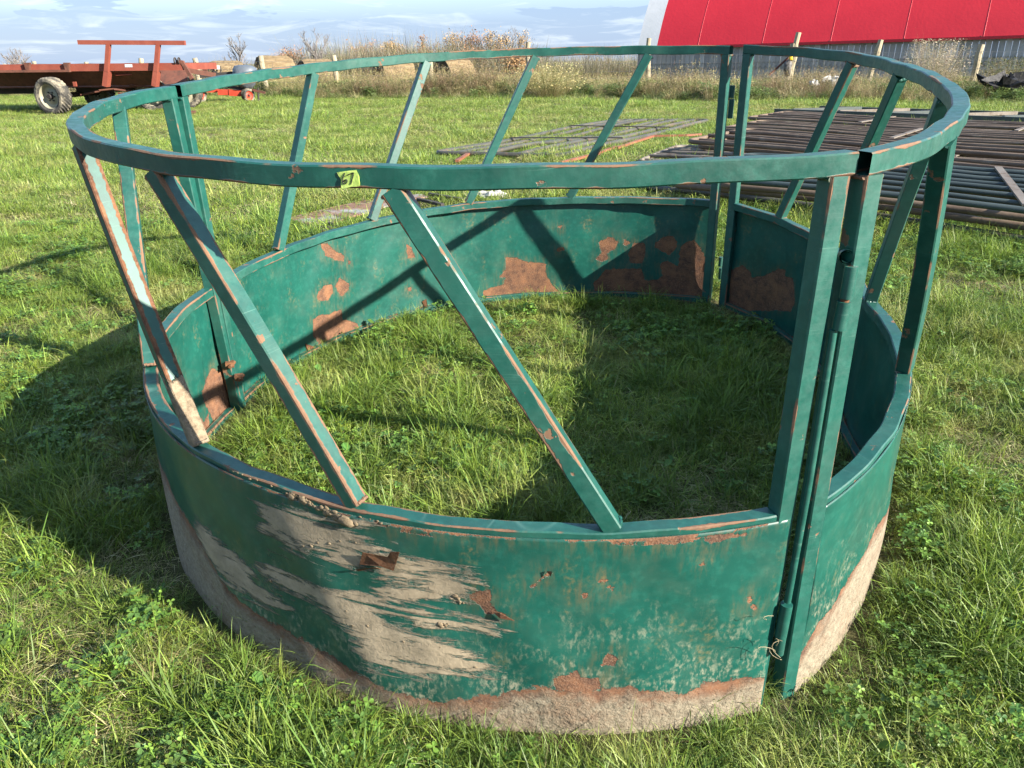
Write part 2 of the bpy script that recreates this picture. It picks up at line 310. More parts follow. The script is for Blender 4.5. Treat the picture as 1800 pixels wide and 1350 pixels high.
# --- side sheets with paint loss, mud and dents
PAT = {"mudL":[[[-120.4,0.462],[-117.3,0.479],[-114.0,0.481],[-110.9,0.479],[-107.6,0.488],[-107.3,0.457],[-109.0,0.442],[-106.5,0.436],[-105.2,0.437],[-108.4,0.406],[-108.1,0.379],[-108.8,0.372],[-111.4,0.385],[-114.6,0.379],[-116.9,0.371],[-119.8,0.384],[-120.3,0.427]],[[-104.4,0.416],[-101.9,0.421],[-99.5,0.408],[-97.9,0.39],[-97.6,0.369],[-98.8,0.331],[-99.2,0.312],[-101.7,0.32],[-105.6,0.312],[-107.4,0.325],[-103.8,0.345],[-102.0,0.37],[-105.9,0.357],[-106.7,0.376]],[[-122.0,0.265],[-119.2,0.303],[-116.2,0.305],[-113.4,0.305],[-109.5,0.311],[-107.2,0.303],[-105.0,0.304],[-102.2,0.295],[-99.7,0.287],[-97.7,0.291],[-96.1,0.281],[-96.5,0.266],[-99.7,0.254],[-102.3,0.259],[-105.0,0.28],[-107.6,0.264],[-106.3,0.242],[-103.0,0.225],[-100.2,0.225],[-97.8,0.198],[-97.0,0.17],[-95.7,0.149],[-96.6,0.134],[-99.9,0.14],[-103.4,0.135],[-106.7,0.12],[-109.1,0.114],[-109.4,0.164],[-111.3,0.205],[-113.8,0.24],[-117.9,0.239],[-120.2,0.25]],[[-131.5,0.303],[-128.7,0.301],[-126.5,0.278],[-123.4,0.265],[-121.8,0.216],[-119.3,0.2],[-118.2,0.185],[-120.9,0.158],[-124.3,0.163],[-128.2,0.167],[-131.5,0.203],[-133.1,0.237]]],"rustL":[[[-98.6,0.343],[-97.7,0.363],[-96.4,0.375],[-96.5,0.338],[-96.0,0.322],[-94.7,0.305],[-96.8,0.308],[-97.8,0.328]],[[-87.9,0.41],[-86.7,0.406],[-86.6,0.398],[-87.5,0.398]],[[-88.9,0.374],[-88.5,0.379],[-88.3,0.369],[-88.6,0.359]],[[-86.9,0.387],[-86.0,0.387],[-86.3,0.379]],[[-86.3,0.23],[-85.6,0.208],[-85.7,0.187],[-87.0,0.188],[-86.9,0.209]],[[-79.5,0.435],[-78.6,0.435],[-78.8,0.427],[-79.4,0.428]],[[-91.7,0.425],[-91.2,0.424],[-92.0,0.403],[-93.1,0.382]],[[-86.5,0.497],[-83.6,0.496],[-79.9,0.497],[-79.5,0.486],[-81.7,0.484],[-85.8,0.483]],[[-79.5,0.496],[-75.3,0.493],[-75.4,0.484],[-78.3,0.476],[-79.3,0.483]],[[-74.8,0.329],[-74.4,0.329],[-73.6,0.292],[-74.2,0.298]],[[-90.9,0.162],[-88.9,0.182],[-88.7,0.161],[-87.0,0.157],[-86.9,0.123],[-90.9,0.122]],[[-108.5,0.505],[-104.2,0.494],[-100.3,0.492],[-101.4,0.482],[-104.2,0.486],[-106.7,0.495]]],"rustB":[[[96.0,0.216],[93.4,0.212],[91.0,0.187],[87.8,0.179],[86.6,0.172],[86.8,0.129],[85.8,0.084],[84.4,0.039],[83.0,0.005],[101.8,-0.011],[101.2,0.054],[96.6,0.076],[96.1,0.108],[97.5,0.116],[96.0,0.152]],[[75.1,0.28],[72.9,0.309],[70.9,0.284],[71.5,0.244],[73.2,0.222],[72.9,0.195],[74.2,0.173],[75.6,0.189],[74.6,0.232]],[[69.9,0.297],[68.5,0.282],[69.1,0.256],[69.8,0.266]],[[67.7,0.278],[65.5,0.28],[65.2,0.238],[65.7,0.174],[68.3,0.171],[68.8,0.224]],[[62.0,0.314],[60.0,0.322],[59.0,0.287],[59.4,0.244],[60.5,0.222],[63.4,0.26],[63.3,0.282]],[[76.1,0.058],[73.5,0.135],[70.4,0.142],[65.7,0.147],[65.1,0.088],[62.6,0.09],[61.4,0.113],[62.4,0.166],[61.2,0.194],[59.4,0.181],[58.5,0.161],[58.6,0.266],[57.5,0.294],[55.8,0.308],[54.7,0.274],[53.6,0.224],[53.0,0.163],[52.6,-0.007],[61.5,-0.029],[75.1,-0.026]],[[84.4,0.368],[83.1,0.371],[83.4,0.344]],[[84.3,0.257],[82.7,0.262],[82.4,0.241],[84.1,0.236]],[[141.6,0.465],[139.7,0.462],[138.3,0.424],[135.5,0.381],[135.9,0.353],[137.5,0.368],[140.6,0.409]],[[134.8,0.354],[134.0,0.35],[134.3,0.327],[134.9,0.332]],[[137.4,0.289],[134.8,0.242],[135.3,0.215],[137.0,0.196],[138.0,0.217],[138.7,0.255]],[[143.8,0.26],[141.9,0.281],[139.4,0.27],[139.4,0.231],[141.0,0.202],[144.3,0.225]],[[146.0,0.151],[143.3,0.155],[141.4,0.137],[139.3,0.142],[137.6,0.141],[137.6,0.091],[133.6,0.043],[133.2,0.01],[131.0,0.001],[136.8,-0.027],[142.7,-0.024],[145.7,-0.015],[144.8,0.023],[146.3,0.075]],[[119.6,0.363],[118.3,0.338],[117.5,0.284],[119.5,0.287]],[[120.0,0.145],[118.9,0.14],[118.9,0.118],[120.0,0.124]],[[116.6,0.038],[115.7,0.0],[109.9,-0.004],[109.5,-0.028],[112.6,-0.053],[116.2,-0.008]]],"rustR":[[[47.6,0.021],[48.2,0.185],[45.4,0.23],[43.1,0.211],[42.5,0.186],[39.9,0.22],[37.6,0.252],[35.8,0.285],[34.0,0.29],[33.8,0.263],[31.6,0.271],[29.6,0.175],[30.6,0.128],[47.1,-0.018]]],"rustLi":[[[-169.5,0.404],[-172.5,0.344],[-173.5,0.269],[-174.1,0.219],[-173.4,0.172],[-171.0,0.234],[-169.2,0.315]],[[-183.2,0.207],[-186.8,0.147],[-187.6,0.092],[-188.2,0.023],[-187.0,-0.026],[-182.7,-0.018],[-180.5,0.024],[-178.3,0.126],[-178.3,0.168]],[[-173.4,0.16],[-175.6,0.101],[-177.5,0.053],[-179.5,0.071],[-178.7,0.005],[-175.6,-0.008],[-174.1,0.087]]]}
BAND = {'L': [(-190, .05), (-150, .30), (-133.5, .25), (-127.7, .150), (-123.5, .120), (-117.7, .115), (-112.1, .088), (-109.4, .078), (-105.8, .062), (-102.3, .058), (-96.3, .097), (-94.5, .115), (-91.7, .132), (-86.8, .129), (-84.2, .13), (-81.6, .108), (-79.5, .1), (-77, .112), (-73.1, .105), (-70, .093)],
        'R': [(-69, .10), (-67.9, .113), (-65.9, .177), (-61.9, .196), (-58.5, .226), (-54.2, .262), (-30, .25), (50, .1)], 'B': [(50, .1), (180, .1)]}
def sdf(U, Vv, poly):
    px = np.radians([p[0] for p in poly])*1.3; py = np.array([p[1] for p in poly]); d = np.full(U.shape, 9.); ins = np.zeros(U.shape, bool)
    for i in range(len(px)):
        x0, y0, x1, y1 = px[i], py[i], px[(i+1) % len(px)], py[(i+1) % len(px)]
        ex, ey = x1-x0, y1-y0; L2 = ex*ex+ey*ey+1e-12; t = np.clip(((U-x0)*ex+(Vv-y0)*ey)/L2, 0, 1)
        d = np.minimum(d, np.hypot(U-x0-t*ex, Vv-y0-t*ey)); c = (y0 > Vv) != (y1 > Vv); ins ^= c & (U < (x1-x0)*(Vv-y0)/((y1-y0) if y1 != y0 else 1e-9)+x0)
    return np.where(ins, -d, d)
b = NB('painted_sheet'); uv = b.attr('suv', 'Vector'); g = green_paint(b, uv, 0.); r = rust_col(b, uv)
na = b.noise(38, 5, .62, uv); nb = b.noise(210, 3, .6, uv); rs = b.attr('rsdf')
dist_ = b.math('ADD', rs, b.math('ADD', b.math('MULTIPLY', b.math('SUBTRACT', na, .5), .026), b.math('MULTIPLY', b.math('SUBTRACT', nb, .5), .007)))
rmask = b.ramp(dist_, 0., -.0009)
chips = b.math('MULTIPLY', b.ramp(b.noise(16, 5, .68, uv, loc=(4, 2, 0)), .735, .742), b.attr('outer')); rmask = b.math('MAXIMUM', rmask, chips)
bd = b.attr('bsdf'); bdn = b.math('ADD', bd, b.math('MULTIPLY', b.math('SUBTRACT', b.noise(26, 7, .78, uv, .3, loc=(2, 7, 0)), .5), .085)); bmask = b.ramp(bdn, 0., -.0015)
mudc = b.mix(b.ramp(b.noise(60, 5, .65, uv), .3, .7), (.125, .103, .068), (.245, .208, .145)); mudc = b.mix(b.math('MULTIPLY', b.ramp(b.noise(6, 6, .7, uv, loc=(8, 3, 0)), .50, .66), .5), mudc, r); mudc = b.mix(b.ramp(b.noise(75, 3, .6, uv, loc=(1, 1, 5)), .64, .69), mudc, (.035, .026, .018)); mudc2 = b.mix(b.ramp(b.noise(24, 5, .6, uv, loc=(5, 5, 0)), .35, .7), (.20, .16, .103), (.31, .25, .165))
inner_band = b.math('MULTIPLY', b.ramp(b.math('ADD', bdn, b.math('MULTIPLY', b.math('SUBTRACT', b.noise(9, 4, .6, uv), .5), .12)), -.005, -.05), 1.)
bandc = b.mix(b.math('MULTIPLY', inner_band, b.ramp(nb, .2, .45)), r, mudc)
# mud smears, streaked along the stroke
stk = b.noise(1, 6, .68, uv, 1.2, (4.5, 38, 1), (0, 0, math.radians(15))); stk2 = b.noise(1, 4, .6, uv, .3, (34, 95, 1), (0, 0, math.radians(14)), (2, 3, 0))
md = b.math('ADD', b.math('ADD', b.attr('msdf'), b.math('MULTIPLY', b.math('SUBTRACT', b.noise(120, 4, .75, uv), .5), .035)), b.math('ADD', b.math('MULTIPLY', b.math('SUBTRACT', stk, .47), .21), b.math('MULTIPLY', b.math('SUBTRACT', stk2, .5), .06))); mmask = b.ramp(md, .010, -.009)
# pale dusty scuffs, mostly low on the outside
lowz = b.attr('low'); sc1 = b.noise(13, 6, .75, uv, .5); sc2 = b.noise(95, 4, .7, uv, 0, (1, .45, 1)); 
dustm = b.math('MULTIPLY', b.math('MULTIPLY', b.ramp(b.math('ADD', sc1, b.math('MULTIPLY', lowz, .15)), .54, .72), b.ramp(sc2, .47, .60)), b.math('ADD', .10, lowz), None, True)
streak = b.math('MULTIPLY', b.ramp(b.noise(1, 5, .7, uv, 0, (60, 13, 1), (0, 0, .25)), .63, .72), b.math('MULTIPLY', lowz, .45), None, True)
g = b.mix(b.math('MAXIMUM', dustm, streak), g, (.225, .22, .15))
film = b.math('MULTIPLY', b.ramp(b.noise(7, 5, .65, uv, loc=(1, 8, 0)), .5, .8), .30); g = b.mix(film, g, (.085, .12, .085))
stain = b.math('MULTIPLY', b.ramp(b.noise(10, 5, .7, uv, loc=(6, 1, 0), sc3=(1.5, .6, 1)), .56, .68), b.math('MULTIPLY', b.ramp(b.noise(70, 3, .7, uv), .45, .6), .38)); g = b.mix(stain, g, (.20, .135, .05)); halo = b.math('MULTIPLY', b.ramp(rs, .045, .002), b.ramp(b.noise(1, 5, .7, uv, 0, (70, 16, 1)), .45, .62)); g = b.mix(b.math('MULTIPLY', halo, .35), g, (.15, .085, .035))
col = b.mix(rmask, g, r); col = b.mix(bmask, col, bandc); col = b.mix(mmask, col, mudc2)
anyd = b.math('MAXIMUM', b.math('MAXIMUM', rmask, bmask), mmask)
hh = b.math('ADD', b.math('MULTIPLY', b.math('MAXIMUM', rmask, bmask), -.9), b.math('MULTIPLY', mmask, b.math('ADD', 1.2, b.math('MULTIPLY', b.noise(85, 6, .7, uv), .8))))
hh = b.math('ADD', hh, b.math('MULTIPLY', b.math('MULTIPLY', bmask, inner_band), b.math('MULTIPLY', b.noise(45, 5, .65, uv), 3.2))); hh = b.math('ADD', hh, b.math('MULTIPLY', b.math('MULTIPLY', rmask, nb), .8))
big = b.bump(b.noise(5, 2, .5, uv), .012, .6)
MS = b.bsdf(col, b.mixf(anyd, b.mixf(dustm, .36, .7), .93), b.bump(hh, .0032, 1., big), .5)
SHR = {'L': (-186.2, -71.75), 'R': (-68.0, 48.4), 'B': (52.4, 172.4)}
def dentf(T_, Z_):
    T_ = (np.asarray(T_)+180) % 360-180; d = .0035*np.sin(T_*.11+Z_*5)+.003*np.sin(T_*.31+2+Z_*9)+.002*np.sin(T_*.7+Z_*17)-.0065*np.exp(-((T_+103)/15)**2-((Z_-.34)/.13)**2)
    return d*np.sin(np.clip((Z_+.035)/(HMID+.02), 0, 1)*math.pi)**.6
def side_sheet(pan):
    lo, hi = SHR[pan]; nt_ = int((hi-lo)*1.3*math.pi/180/.0075); nz = 66; t = np.linspace(lo, hi, nt_); z = np.linspace(-.035, HMID-.012, nz)
    T_, Z_ = np.meshgrid(t, z, indexing='ij'); Vs = []; A = {k: [] for k in ('rsdf', 'msdf', 'bsdf', 'low', 'outer')}; S = []; F = []; n0 = 0
    for side in (1, 0):
        r_ = RM[pan](T_)+.0008+dentf(T_, Z_)+(.0028 if side else 0)
        P = fp(T_.ravel(), r_.ravel(), Z_.ravel()); U = np.radians(T_)*1.3; Vs.append(P)
        key = {('L', 1): ['rustL'], ('L', 0): ['rustLi'], ('B', 0): ['rustB'], ('R', 0): ['rustR']}.get((pan, side), [])
        d = np.full(T_.shape, .3)
        for k_ in key:
            for poly in PAT[k_]: d = np.minimum(d, sdf(U, Z_, poly))
        if side and pan == 'L': 
            e = np.abs(Z_-(HMID-.012))-.004+.02*(np.sin(T_*.9)+np.sin(T_*.37+1)+.8 < .2); d = np.minimum(d, e)
        m_ = np.full(T_.shape, .3)
        if side and pan == 'L':
            for poly in PAT['mudL']: m_ = np.minimum(m_, sdf(U, Z_, poly))
        bb = np.array(BAND[pan]); bd_ = (Z_-np.interp(T_, bb[:, 0], bb[:, 1])) if side else Z_*0+.3
        if not side: bd_ = Z_-.02
        low = np.clip(1.15-Z_/.36, 0, 1) if side else Z_*0+.04
        for k_, v_ in (('rsdf', d), ('msdf', m_), ('bsdf', bd_), ('low', low), ('outer', Z_*0+side)): A[k_].append(v_.ravel())
        S.append(np.stack([U.ravel()+(side*7), Z_.ravel(), Z_.ravel()*0], 1))
        for i in range(nt_-1):
            a = n0+i*nz
            for j in range(nz-1): q = (a+j, a+nz+j, a+nz+j+1, a+j+1); F.append(q if side else q[::-1])
        n0 += nt_*nz
    N = nt_*nz
    for i in range(nt_-1): F.append((i*nz+nz-1, (i+1)*nz+nz-1, N+(i+1)*nz+nz-1, N+i*nz+nz-1))
    for j in range(nz-1): F.append((j, j+1, N+j+1, N+j)); q = (nt_-1)*nz; F.append((q+j+1, q+j, N+q+j, N+q+j+1))
    at_ = {k: np.concatenate(v) for k, v in A.items()}; at_['suv'] = np.concatenate(S)
    return obj('side_sheet', mesh('side_sheet', np.concatenate(Vs), F, MS, True, at_), feeder)
for pan in 'LRB': side_sheet(pan)
# --- torn paint and metal flakes standing off the sheet
b = NB('rusty_flake'); MF = b.bsdf(rust_col(b), .9, b.bump(b.noise(120, 4), .001), .2)
def oncyl(px, py, rfun, inner=False, dr=0., t0=.9, t1=6.):
    d = ray(px, py); ts = np.arange(t0, t1, .0008); P = CAM+d*ts[:, None]; th_, r_, z_ = pol(P); g_ = r_-(rfun(th_)+dr+(dentf(th_, z_) if rfun is rwall else 0))
    i = np.where((g_[:-1] < 0) & (g_[1:] >= 0) if inner else (g_[:-1] > 0) & (g_[1:] <= 0))[0]
    return P[i[0]] if len(i) else P[np.argmin(np.abs(g_))]
def flake(pts, lift, inner=False):      # outline in the sheet, curled up by lift (m) at the marked points
    c = [oncyl(x, y, rwall, inner, -.003 if inner else .0045) for x, y in pts]; V = []
    for p, l_ in zip(c, lift):
        th_ = float(pol(p)[0]); V.append(p+fn(np.array(th_))*(l_*(-1 if inner else 1))-np.array([FX, FY, 0]))
    n_ = len(V); cen = sum(V)/n_; V2 = [v+fn(np.array(float(pol(v+np.array([FX, FY, 0]))[0])))*.0012 for v in V]
    m_ = MB(); m_.add(V+V2, [tuple(range(n_)), tuple(range(n_, 2*n_))[::-1]]+[(i, (i+1) % n_, n_+(i+1) % n_, n_+i) for i in range(n_)]); return m_.build('paint_flake', MF, feeder)
flake([(632, 992), (640, 968), (684, 975), (692, 962), (709, 960), (700, 985), (695, 998), (672, 991)], [0, .006, .008, .016, .020, .012, .010, .008])
flake([(628, 996), (668, 988), (676, 992), (650, 997), (632, 1003)], [.010, .018, .016, .004, .002])
flake([(866, 1075), (880, 1074), (905, 1085), (880, 1082)], [.001, .006, .01, .008])
flake([(961, 1004), (970, 1000), (968, 1010)], [0, .008, .006])
flake([(536, 604), (548, 608), (560, 621), (552, 624), (540, 616)], [.002, .012, .016, .01, .004], True)
flake([(742, 530), (748, 524), (752, 545), (764, 547), (750, 549)], [.002, .012, .01, .004, .001], True)
# --- mud lumps squeezed along the rail
b = NB('dried_mud'); MMUD = b.bsdf(b.mix(b.ramp(b.noise(50, 5), .3, .7), (.12, .09, .055), (.20, .155, .10)), .95, b.bump(b.noise(130, 5), .002), .1)
def lump_strip(p0, p1, n, spread, size, name='mud_lumps'):
    m_ = MB()
    for i in range(n):
        s = RNG.random(); x = p0[0]+(p1[0]-p0[0])*s+RNG.normal(0, spread); y = p0[1]+(p1[1]-p0[1])*s+RNG.normal(0, spread*.6)
        c = oncyl(x, y, rwall, dr=.0035)-np.array([FX, FY, 0]); k = 5; rr = size*min(2.2, math.exp(RNG.normal(-.35, .5))); kn = fn(np.array(float(pol(c+np.array([FX, FY, 0]))[0])))
        asp = RNG.uniform(.7, 2.0); V = [c+(lambda q: q-kn*(q@kn)*.72)(rr*np.array([asp*RNG.uniform(.6, 1.1)*math.cos(a)*math.cos(e), asp*RNG.uniform(.6, 1.1)*math.sin(a)*math.cos(e), .8*math.sin(e)+RNG.normal(0, .15)])) for e in (-1.2, -.3, .5, 1.2) for a in np.arange(k)*2*math.pi/k]
        F = [(r_*k+j, r_*k+(j+1) % k, (r_+1)*k+(j+1) % k, (r_+1)*k+j) for r_ in range(3) for j in range(k)]+[tuple(range(k))[::-1], tuple(3*k+j for j in range(k))]; m_.add(V, F)
    o_ = m_.build(name, MMUD, feeder, True); o_['kind'] = 'stuff'; return o_
q = MB()
for a_, b__, n_, sp_, sz_ in (((400, 825), (510, 868), 14, 2.0, .003), ((505, 868), (620, 922), 130, 3.5, .0048), ((570, 898), (618, 918), 26, 4, .0070), ((620, 905), (700, 930), 6, 2, .003), ((800, 1040), (815, 1070), 7, 5, .0042), ((770, 1100), (800, 1100), 9, 5, .005), ((420, 990), (850, 1200), 12, 22, .004), ((500, 960), (640, 950), 10, 8, .004)): lump_strip(a_, b__, n_, sp_, sz_)
# --- hinges at the joint near the camera
JD = 1.300
def rel(P): return np.asarray(P)-np.array([FX, FY, 0])
def J(x, y, D=JD): return rel(at(x, y, D))
m_ = MB(); m_.tube([J(1487, 524), J(1497, 468)], .0115, 18); m_.build('hinge_barrel', MP, feeder, True)
m_ = MB(); m_.tube([J(1474, 579), J(1484, 530)], .012, 18); m_.build('hinge_barrel', MP, feeder, True)
m_ = MB(); m_.tube([J(1480, 545), J(1489, 515)], .0075, 10); m_.build('hinge_pin', MF, feeder, True)
Pb = [J(1484, 452, 1.345), J(1486, 447, 1.33), J(1489, 452, 1.30)]
m_ = MB(); m_.tube(Pb, .0125, 18, cap=False); m_.tube(np.array(Pb)+0, .0095, 18, cap=False); m_.build('hinge_pin_loop', MP, feeder, True)
m_ = MB(); m_.tube([J(1384, 1058), J(1420, 860), J(1465, 580)], .0072, 12); m_.build('locking_rod', MP, feeder, True)
m_ = MB(); m_.tube([J(1372, 1118), J(1383, 1062)], .0125, 16); m_.build('hinge_barrel', MP, feeder, True)
m_ = MB(); m_.tube([J(1368, 1148), J(1374, 1112)], .011, 16); m_.build('hinge_barrel', MP, feeder, True)
for yy in ((150, 172), (174, 208)): m_ = MB(); m_.tube([rel(at(1287.5-(yy[0]-150)*.05, yy[0], 3.78)), rel(at(1286-(yy[1]-150)*.05, yy[1], 3.78))], .013, 12); m_.build('hinge_barrel', MP, feeder, True)
for yy in ((452, 468), (471, 490)): m_ = MB(); m_.tube([rel(at(1268, yy[0], 3.78)), rel(at(1266.5, yy[1], 3.78))], .012, 12); m_.build('hinge_barrel', MP, feeder, True)
for (x, y, w_) in ((323, 243, .02), (324, 330, .026), (318, 588, .02), (404, 640, .02), (420, 663, .02)): m_ = MB(); c = rel(at(x, y, 2.73)); m_.box(c, (.03, .03, w_), rz=.3); m_.tube([c+[.01, -.03, 0], c+[.01, .02, 0]], .007, 8); m_.build('hinge_tab', MF, feeder)
# straw caught on the lower hinge
b = NB('dry_straw'); MSTR = b.bsdf(b.mix(b.ramp(b.noise(3, 3), .3, .7), (.26, .21, .12), (.38, .32, .19)), .7)
for i in range(5):
    x0, y0 = 1358+RNG.uniform(-4, 6), 1085+RNG.uniform(-6, 60); a = RNG.uniform(0, 6.28); L = RNG.uniform(18, 34)
    P = [J(x0+L*s*math.cos(a)+8*math.sin(s*5+i), y0+L*s*.7*math.sin(a)+6*math.cos(s*4+i), JD-.03-.02*s) for s in np.linspace(0, 1, 7)]
    m_ = MB(); m_.tube(P, .0005, 5); m_.build('straw', MSTR, feeder, True)
# --- auction label: a torn strip of tape with a handwritten number
rl = lambda t: RT['L'](np.where(t > 0, t-360, t))
def sticker(px, py, dr): return oncyl(px, py, rl, dr=dr)-np.array([FX, FY, 0])
outl = [(591.8, 303.2), (597, 302.4), (604, 301.3), (612, 300.2), (620, 299.5), (626.6, 298.6), (628.5, 303), (631, 307), (632.6, 312), (631.8, 317), (633.3, 322), (632.6, 327), (626, 328), (618, 328.2), (610, 330.3), (604, 331.5), (600, 331), (599, 324), (599.5, 317), (597.4, 312), (594.5, 308)]
V = [sticker(x, y, .0012+.0006*math.sin(i*1.3)) for i, (x, y) in enumerate(outl)]; n_ = len(V); V2 = [sticker(x, y, .0004) for x, y in outl]
b = NB('tape'); MTAPE = b.bsdf(b.mix(b.ramp(b.noise(60, 3), .3, .7), (.36, .50, .10), (.44, .57, .15)), .6, b.bump(b.noise(140, 3), .0008), .3, trans=((.5, .7, .15), .15))
m_ = MB(); m_.add(V+V2, [tuple(range(n_)), tuple(range(n_, 2*n_))[::-1]]+[(i, (i+1) % n_, n_+(i+1) % n_, n_+i) for i in range(n_)]); tape = m_.build('tape_label', MTAPE, feeder)
tape['label'] = 'torn yellow-green tape label with a handwritten 67'
MINK = simple('ink', (.012, .012, .014), (.02, .02, .02), rough=.6); z9 = lambda p: [(560+x/9, 280+y/9) for x, y in p]
def curve_pts(p, n=40):
    p = np.array(p, float); d = np.r_[0, np.cumsum(np.hypot(*np.diff(p, axis=0).T))]; s = np.linspace(0, d[-1], n); q = np.stack([np.interp(s, d, p[:, 0]), np.interp(s, d, p[:, 1])], 1)
    for _ in range(2): q[1:-1] = (q[:-2]+2*q[1:-1]+q[2:])/4
    return q
for st in ([(415, 215), (395, 270), (378, 330), (382, 375), (410, 393), (440, 378), (456, 342), (440, 318), (408, 330), (384, 366)], [(450, 252), (500, 230), (553, 208), (546, 260), (530, 320), (513, 392)]):
    q = curve_pts(z9(st)); m_ = MB(); m_.tube([sticker(x, y, .0022) for x, y in q], .00085, 5); m_.build('handwritten_digit', MINK, tape)
# ------------------------------------------------------------------ lawn, clover, straw and the weeds along the fence
def leaf_mat(name, tint=(1, 1, 1), trans=.36, dry=.50):
    b = NB(name); oi = b.n('ShaderNodeObjectInfo'); geo = b.n('ShaderNodeNewGeometry'); c = b.attr('col', 'Color')
    wpos = geo.outputs['Position']; w1 = b.noise(.9, 4, .6, wpos); w2 = b.noise(4.5, 4, .6, wpos)
    f = b.math('MULTIPLY', b.ramp(b.math('ADD', w1, b.math('MULTIPLY', w2, .6)), .80, .98), dry)
    c = b.mix(f, c, (.34, .29, .12)); c = b.mix(b.math('MULTIPLY', b.ramp(w2, .38, .58, True), .60), c, (.075, .125, .02))
    hv = b.n('ShaderNodeHueSaturation'); b.l(c, hv.inputs['Color']); b.val(hv.inputs['Value'], b.math('ADD', b.math('MULTIPLY', oi.outputs['Random'], .55), .88)); b.val(hv.inputs['Hue'], b.math('ADD', b.math('MULTIPLY', oi.outputs['Random'], .02), .496)); c = hv.outputs[0]
    return b.bsdf(c, .5, None, .35, trans=(c, trans))
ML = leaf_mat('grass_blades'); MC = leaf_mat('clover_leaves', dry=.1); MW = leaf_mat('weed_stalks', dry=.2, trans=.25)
GREENS = np.array([(.20, .26, .034), (.16, .225, .028), (.27, .32, .05), (.095, .155, .024), (.31, .35, .09), (.15, .21, .06)]); TANS = np.array([(.40, .33, .17), (.50, .43, .25), (.32, .26, .13)])
def blades(n, rad, Lm, Ls, wm, tan=.08, lean=.6, droop=.5, seg=(0, .4, .75, 1.), pal=None, flat=0., ring=False):
    a = RNG.uniform(0, 6.283, n); rr = rad*np.sqrt(RNG.random(n)); bx, by = rr*np.cos(a), rr*np.sin(a)
    L = np.clip(RNG.normal(Lm, Ls, n), Lm*.35, Lm*1.9); d = a+RNG.normal(0, 1.2, n); w = wm*RNG.uniform(.6, 1.3, n)*np.clip(L/Lm, .7, 1.3)
    ln = np.abs(RNG.normal(lean, lean*.5, n)); dr = np.abs(RNG.normal(droop, droop*.6, n)); side = np.stack([-np.sin(d), np.cos(d)], 1)
    tw = RNG.uniform(-1.2, 1.2, n); pal = GREENS if pal is None else pal; col = pal[RNG.integers(0, len(pal), n)]*RNG.uniform(.75, 1.25, (n, 1))
    t_ = RNG.random(n) < tan; col[t_] = TANS[RNG.integers(0, 3, t_.sum())]*RNG.uniform(.8, 1.15, (t_.sum(), 1)); ln[t_] += .6
    V = []; C = []; cx_, cy_, cz_ = bx.copy(), by.copy(), np.zeros(n)+RNG.uniform(-.012, 0, n); ang0 = ln*.8
    prev = 0
    for k, s in enumerate(seg):
        ds = (s-prev)*L; prev = s; ang = np.clip(ang0+dr*1.9*s*s+flat, 0, 2.3); cx_ = cx_+np.cos(d)*np.sin(ang)*ds; cy_ = cy_+np.sin(d)*np.sin(ang)*ds; cz_ = np.maximum(cz_+np.cos(ang)*ds, .002 if k else -.02)
        ww = w*(1-s**1.6)*.5*(1 if k else .7); dn = np.stack([side[:, 0]*np.cos(tw*s), side[:, 1]*np.cos(tw*s), np.sin(tw*s)], 1)
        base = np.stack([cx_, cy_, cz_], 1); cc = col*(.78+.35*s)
        if s < 1: V += [base-dn*ww[:, None], base+dn*ww[:, None]]; C += [cc, cc]
        else: V += [base]; C += [cc]
    m_ = len(V); V = np.stack(V, 1).reshape(-1, 3); C = np.stack(C, 1).reshape(-1, 3); F = []
    for i in range(n):
        o = i*m_
        for k in range(0, m_-3, 2): F.append((o+k, o+k+1, o+k+3, o+k+2))
        F.append((o+m_-3, o+m_-2, o+m_-1))
    return V, F, C
def leaflets(n, rad, hmin, hmax, size, pal, tri=True, elong=1.15):
    V = []; F = []; C = []
    for i in range(n):
        a = RNG.uniform(0, 6.283); r = rad*math.sqrt(RNG.random()); h = RNG.uniform(hmin, hmax); p = np.array([r*math.cos(a), r*math.sin(a), h]); col = pal[RNG.integers(len(pal))]*RNG.uniform(.75, 1.3)
        nrm = np.array([RNG.normal(0, .32), RNG.normal(0, .32), 1.]); nrm /= np.linalg.norm(nrm); u = np.cross(nrm, [0, 1, 0]); u /= np.linalg.norm(u); v = np.cross(nrm, u); a0 = RNG.uniform(0, 6.28); s_ = size*RNG.uniform(.6, 1.3)
        for k in range(3 if tri else 1):
            b_ = a0+k*2.094; dd = u*math.cos(b_)+v*math.sin(b_); ee = -u*math.sin(b_)+v*math.cos(b_); o = len(V)
            for q, (x, y) in enumerate([(0, 0), (.55, .5), (1.0, .52), (1.22, 0.), (1.0, -.52), (.55, -.5)]): V.append(p+dd*x*s_*elong+ee*y*s_+nrm*(abs(y)*.25*s_)); C.append(col)
            F += [(o, o+1, o+2, o+3), (o, o+3, o+4, o+5)]
        o = len(V); q = np.array([r*.5*math.cos(a), r*.5*math.sin(a), -.01]); e = np.array([.0007, 0, 0]); V += [q-e, q+e, p+e, p-e]; C += [col*.9]*4; F.append((o, o+1, o+2, o+3))
    return np.array(V), F, np.array(C)
def clump(name, parts, mat):
    V = []; F = []; C = []; n = 0
    for v, f, c in parts: V.append(v); F += [tuple(i+n for i in q) for q in f]; C.append(c); n += len(v)
    C = np.concatenate(C); me = mesh(name, np.concatenate(V), F, mat, False, {'col': np.concatenate([C, np.ones((len(C), 1))], 1)})
    o = bpy.data.objects.new(name, me); return o
def library(name, objs):
    c = bpy.data.collections.new(name)
    for i, o in enumerate(objs): o.name = '%s_%02d' % (name, i); c.objects.link(o)
    return c
